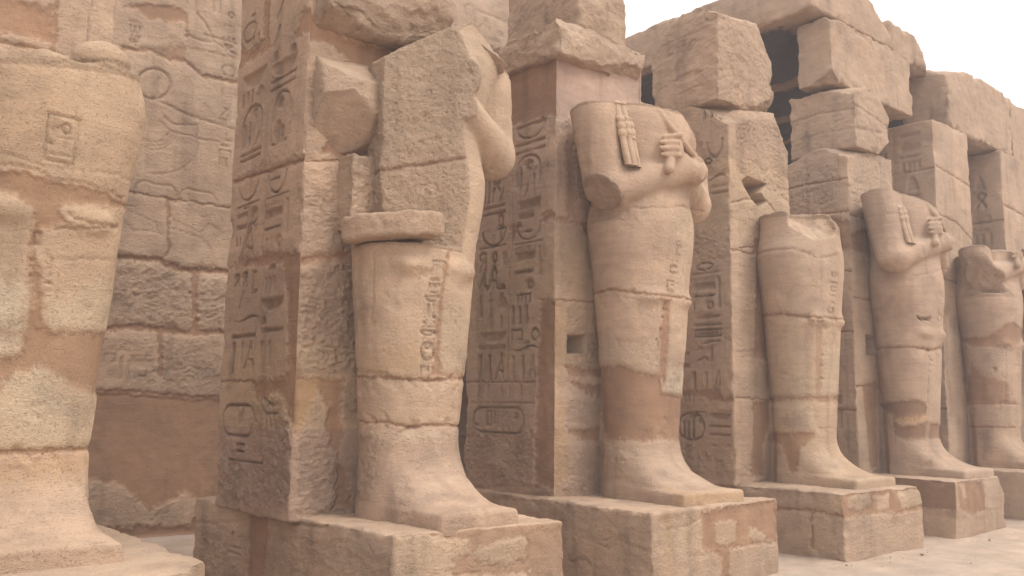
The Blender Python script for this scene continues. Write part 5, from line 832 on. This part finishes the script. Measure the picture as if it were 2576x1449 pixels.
def flail(t, pts, res=.01):
    """three strands of beads hanging over the shoulder"""
    Vs, Qs, off = [], [], 0
    for s in (-1, 0, 1):
        n = 120; p = np.linspace(0, 1, n)
        path = np.stack([np.interp(p, np.linspace(0, 1, len(pts)), [q[i] for q in pts]) for i in range(3)], 1)
        path[:, 0] += s * .07; path[:, 1] -= .014 * (s == 0)
        z = path[:, 2]
        bead = .040 + .014 * np.abs(np.sin((z - .02 * s) * 38)) * (((z > 3.62) & (z < 3.86)) | (z > 3.99)) 
        a = np.linspace(0, 2 * math.pi, 13)[:-1]
        V = path[:, None, :] + np.stack([np.cos(a)[None] * bead[:, None], np.sin(a)[None] * bead[:, None] * .9, 0 * a[None] * bead[:, None]], -1)
        i = np.arange(n - 1)[:, None] * 12; j = np.arange(12)[None]; j2 = (j + 1) % 12
        Qs.append(np.stack([i + j, i + j2, i + 12 + j2, i + 12 + j], -1).reshape(-1, 4) + off); Vs.append(V.reshape(-1, 3)); off += n * 12
    V = np.concatenate(Vs); Q = np.concatenate(Qs)
    V += .006 * fbm(V + 3, 6, 3, 5)[:, None]
    col = np.tile(np.append(STONE * 1.02, .35).astype(np.float32), (len(V), 1))
    o = mesh_obj('flail', V, Q, col, ROCK, t); o.location = (0, 0, T_PLINTH)
    return o

def boss(P, d):
    e = ellipsoid(P, (.29, -.14, 3.13), (.19, .24, .16))
    e = smin(e, capsule(P, (.05, -.05, 3.05), (.05, .3, 3.2), .13, .12), .03)
    return np.minimum(d, e)
Q = SPEC
s0 = statue(0, ST[0]['cx'], .012, 'nearest statue, headless and cut by the left edge, warm ochre with white salt patches', ST[0]['opt'], Q[0],
       ((.25, 5.0), (2.12, 5.0), (2.12, 8.7), (.25, 8.7)), Q['Q0'], (.025, .025, .03), [((.75, -.65, .1), (1.80, .06, .5), .03)], .05, extra=boss)
s1 = statue(1, ST[1]['cx'], .012, 'split statue, its chest sliced away to a flat pitted face with one arm left', ST[1]['opt'], Q[1],
       ((3.56, 5.44), (5.11, 5.31), (5.11, 8.6), (3.40, 8.67)), Q['Q1'], (.012, .02, .012), [], .05)
block('broken_top', None, None, (4.46, 5.95, 4.66), (5.02, 6.5, 4.97), .014, 64, s1, r=.02, amp=.02, edge=.08, rough=.9, fine=.015,
      chips=[((-.6, -.3, .75), (.2, .2, .26), .03), ((.6, -.3, .75), (.40, .2, .22), .03), ((.2, -.75, .6), (.3, .08, .2), .03), ((-.2, -.6, -.7), (.3, .1, .08), .02)])
def slab():
    def fn(P):
        x, y, z = P[:, 0], P[:, 1], P[:, 2]
        k = (np.abs(x / .68) ** 2.2 + np.abs(y / .58) ** 2.2) ** (1 / 2.2)
        d = (k - 1) * .58
        n = fbm(P + 40, 3, 4, 77)
        zc = z - 2.36 - .05 * x + .02 * n
        d = smax(d, np.abs(zc) - .105, .04)
        d = smax(d, x + .10 + .04 * n, .03)
        d = smax(d, y - .10 + .03 * n, .03)
        return d + .012 * fbm(P + 9, 7, 3, 78)
    V, Qd = surf_nets(fn, (-.8, -.8, 2.1), (.1, .3, 2.6), .012)
    W = V + 4; N = vnormals(V, Qd); V = V + N * (.008 * fbm(W, 14, 4, 79))[:, None]
    col = np.tile(np.append(STONE, .7).astype(np.float32), (len(V), 1)); col[:, :3] *= (1 + .1 * fbm(W, 2, 4, 80))[:, None]
    o = mesh_obj('broken_slab', V, Qd, col, ROCK); o.location = (ST[1]['cx'], 6.35, T_PLINTH)
    tag(o, 'flat curved slab lying loose on the broken waist of the split statue', 'stone slab')
slab()
s2 = statue(2, ST[2]['cx'], .013, 'headless statue with both crossed arms and a broken elbow, before the plastered pillar', ST[2]['opt'], Q[2],
       ((6.11, 5.27), (8.2, 5.38), (8.2, 8.7), (6.2, 8.7)), Q['Q2'], (.014, .018, .014), [], .07)
flail(s2, [(-.60, -.26, 4.03), (-.61, -.33, 3.8), (-.62, -.40, 3.5), (-.60, -.43, 3.32)])
s3 = statue(3, ST[3]['cx'], .018, 'statue broken off at the waist with a scooped out fracture on top', ST[3]['opt'], Q[3],
       ((9.35, 5.3), (11.1, 5.24), (11.1, 8.7), (9.32, 8.7)), Q['Q3'], (.018, .025, .018), [((.8, -.3, .5), (1.7, .1, .72), .03)], .07)
s4 = statue(4, ST[4]['cx'], .020, 'headless statue with both crossed arms whole and dark repair bands round its shins', ST[4]['opt'], Q[4],
       ((12.25, 5.35), (13.95, 5.4), (13.95, 8.7), (12.25, 8.7)), Q['Q4'], (.022, .03, .022), [((.75, -.4, .6), (1.62, .1, .7), .03)], .05)
flail(s4, [(-.66, -.22, 4.0), (-.665, -.30, 3.8), (-.66, -.36, 3.5), (-.62, -.40, 3.30)])
s5 = statue(5, ST[5]['cx'], .024, 'headless statue with crossed arms worn shapeless and its near elbow broken away', ST[5]['opt'], Q[5],
       ((15.15, 5.35), (17.0, 5.4), (17.0, 8.7), (15.15, 8.7)), dict(F=dict(r0=.6), L=dict(r0=.5, crack=[([(.3, .45), (1.5, .47)], .01, .01)])), (.03, .04, .03), [], .06)
s6 = statue(6, ST[6]['cx'], .034, 'farthest statue, a sliver at the right edge', ST[6]['opt'], Q[6],
       ((18.1, 5.35), (19.9, 5.4), (19.9, 8.7), (18.1, 8.7)), dict(F=dict(r0=.6)), (.05, .06, .05), [], .06)


# ---------------------------------------------------------------- thin haze volume, added to lift the blacks like lens veil
def haze():
    lo, hi = np.array((-205., -205., -1.2)), np.array((225., 205., 10.2))
    V = np.array([[(lo, hi)[i][0], (lo, hi)[j][1], (lo, hi)[k][2]] for i in (0, 1) for j in (0, 1) for k in (0, 1)])
    Qd = np.array([[0, 1, 3, 2], [4, 6, 7, 5], [0, 4, 5, 1], [2, 3, 7, 6], [0, 2, 6, 4], [1, 5, 7, 3]])
    m = bpy.data.materials.new('veil_haze'); m.use_nodes = True; nt = m.node_tree; nt.nodes.clear()
    out = nt.nodes.new('ShaderNodeOutputMaterial'); v = nt.nodes.new('ShaderNodeVolumePrincipled')
    v.inputs['Color'].default_value = (.97, .93, .95, 1); v.inputs['Density'].default_value = .0065
    nt.links.new(v.outputs['Volume'], out.inputs['Volume'])
    o = mesh_obj('haze', V, Qd, np.ones((8, 4)), m, smooth=False); o['kind'] = 'stuff'; tag(o, 'thin pale haze volume added to veil the whole court', 'haze')
haze()
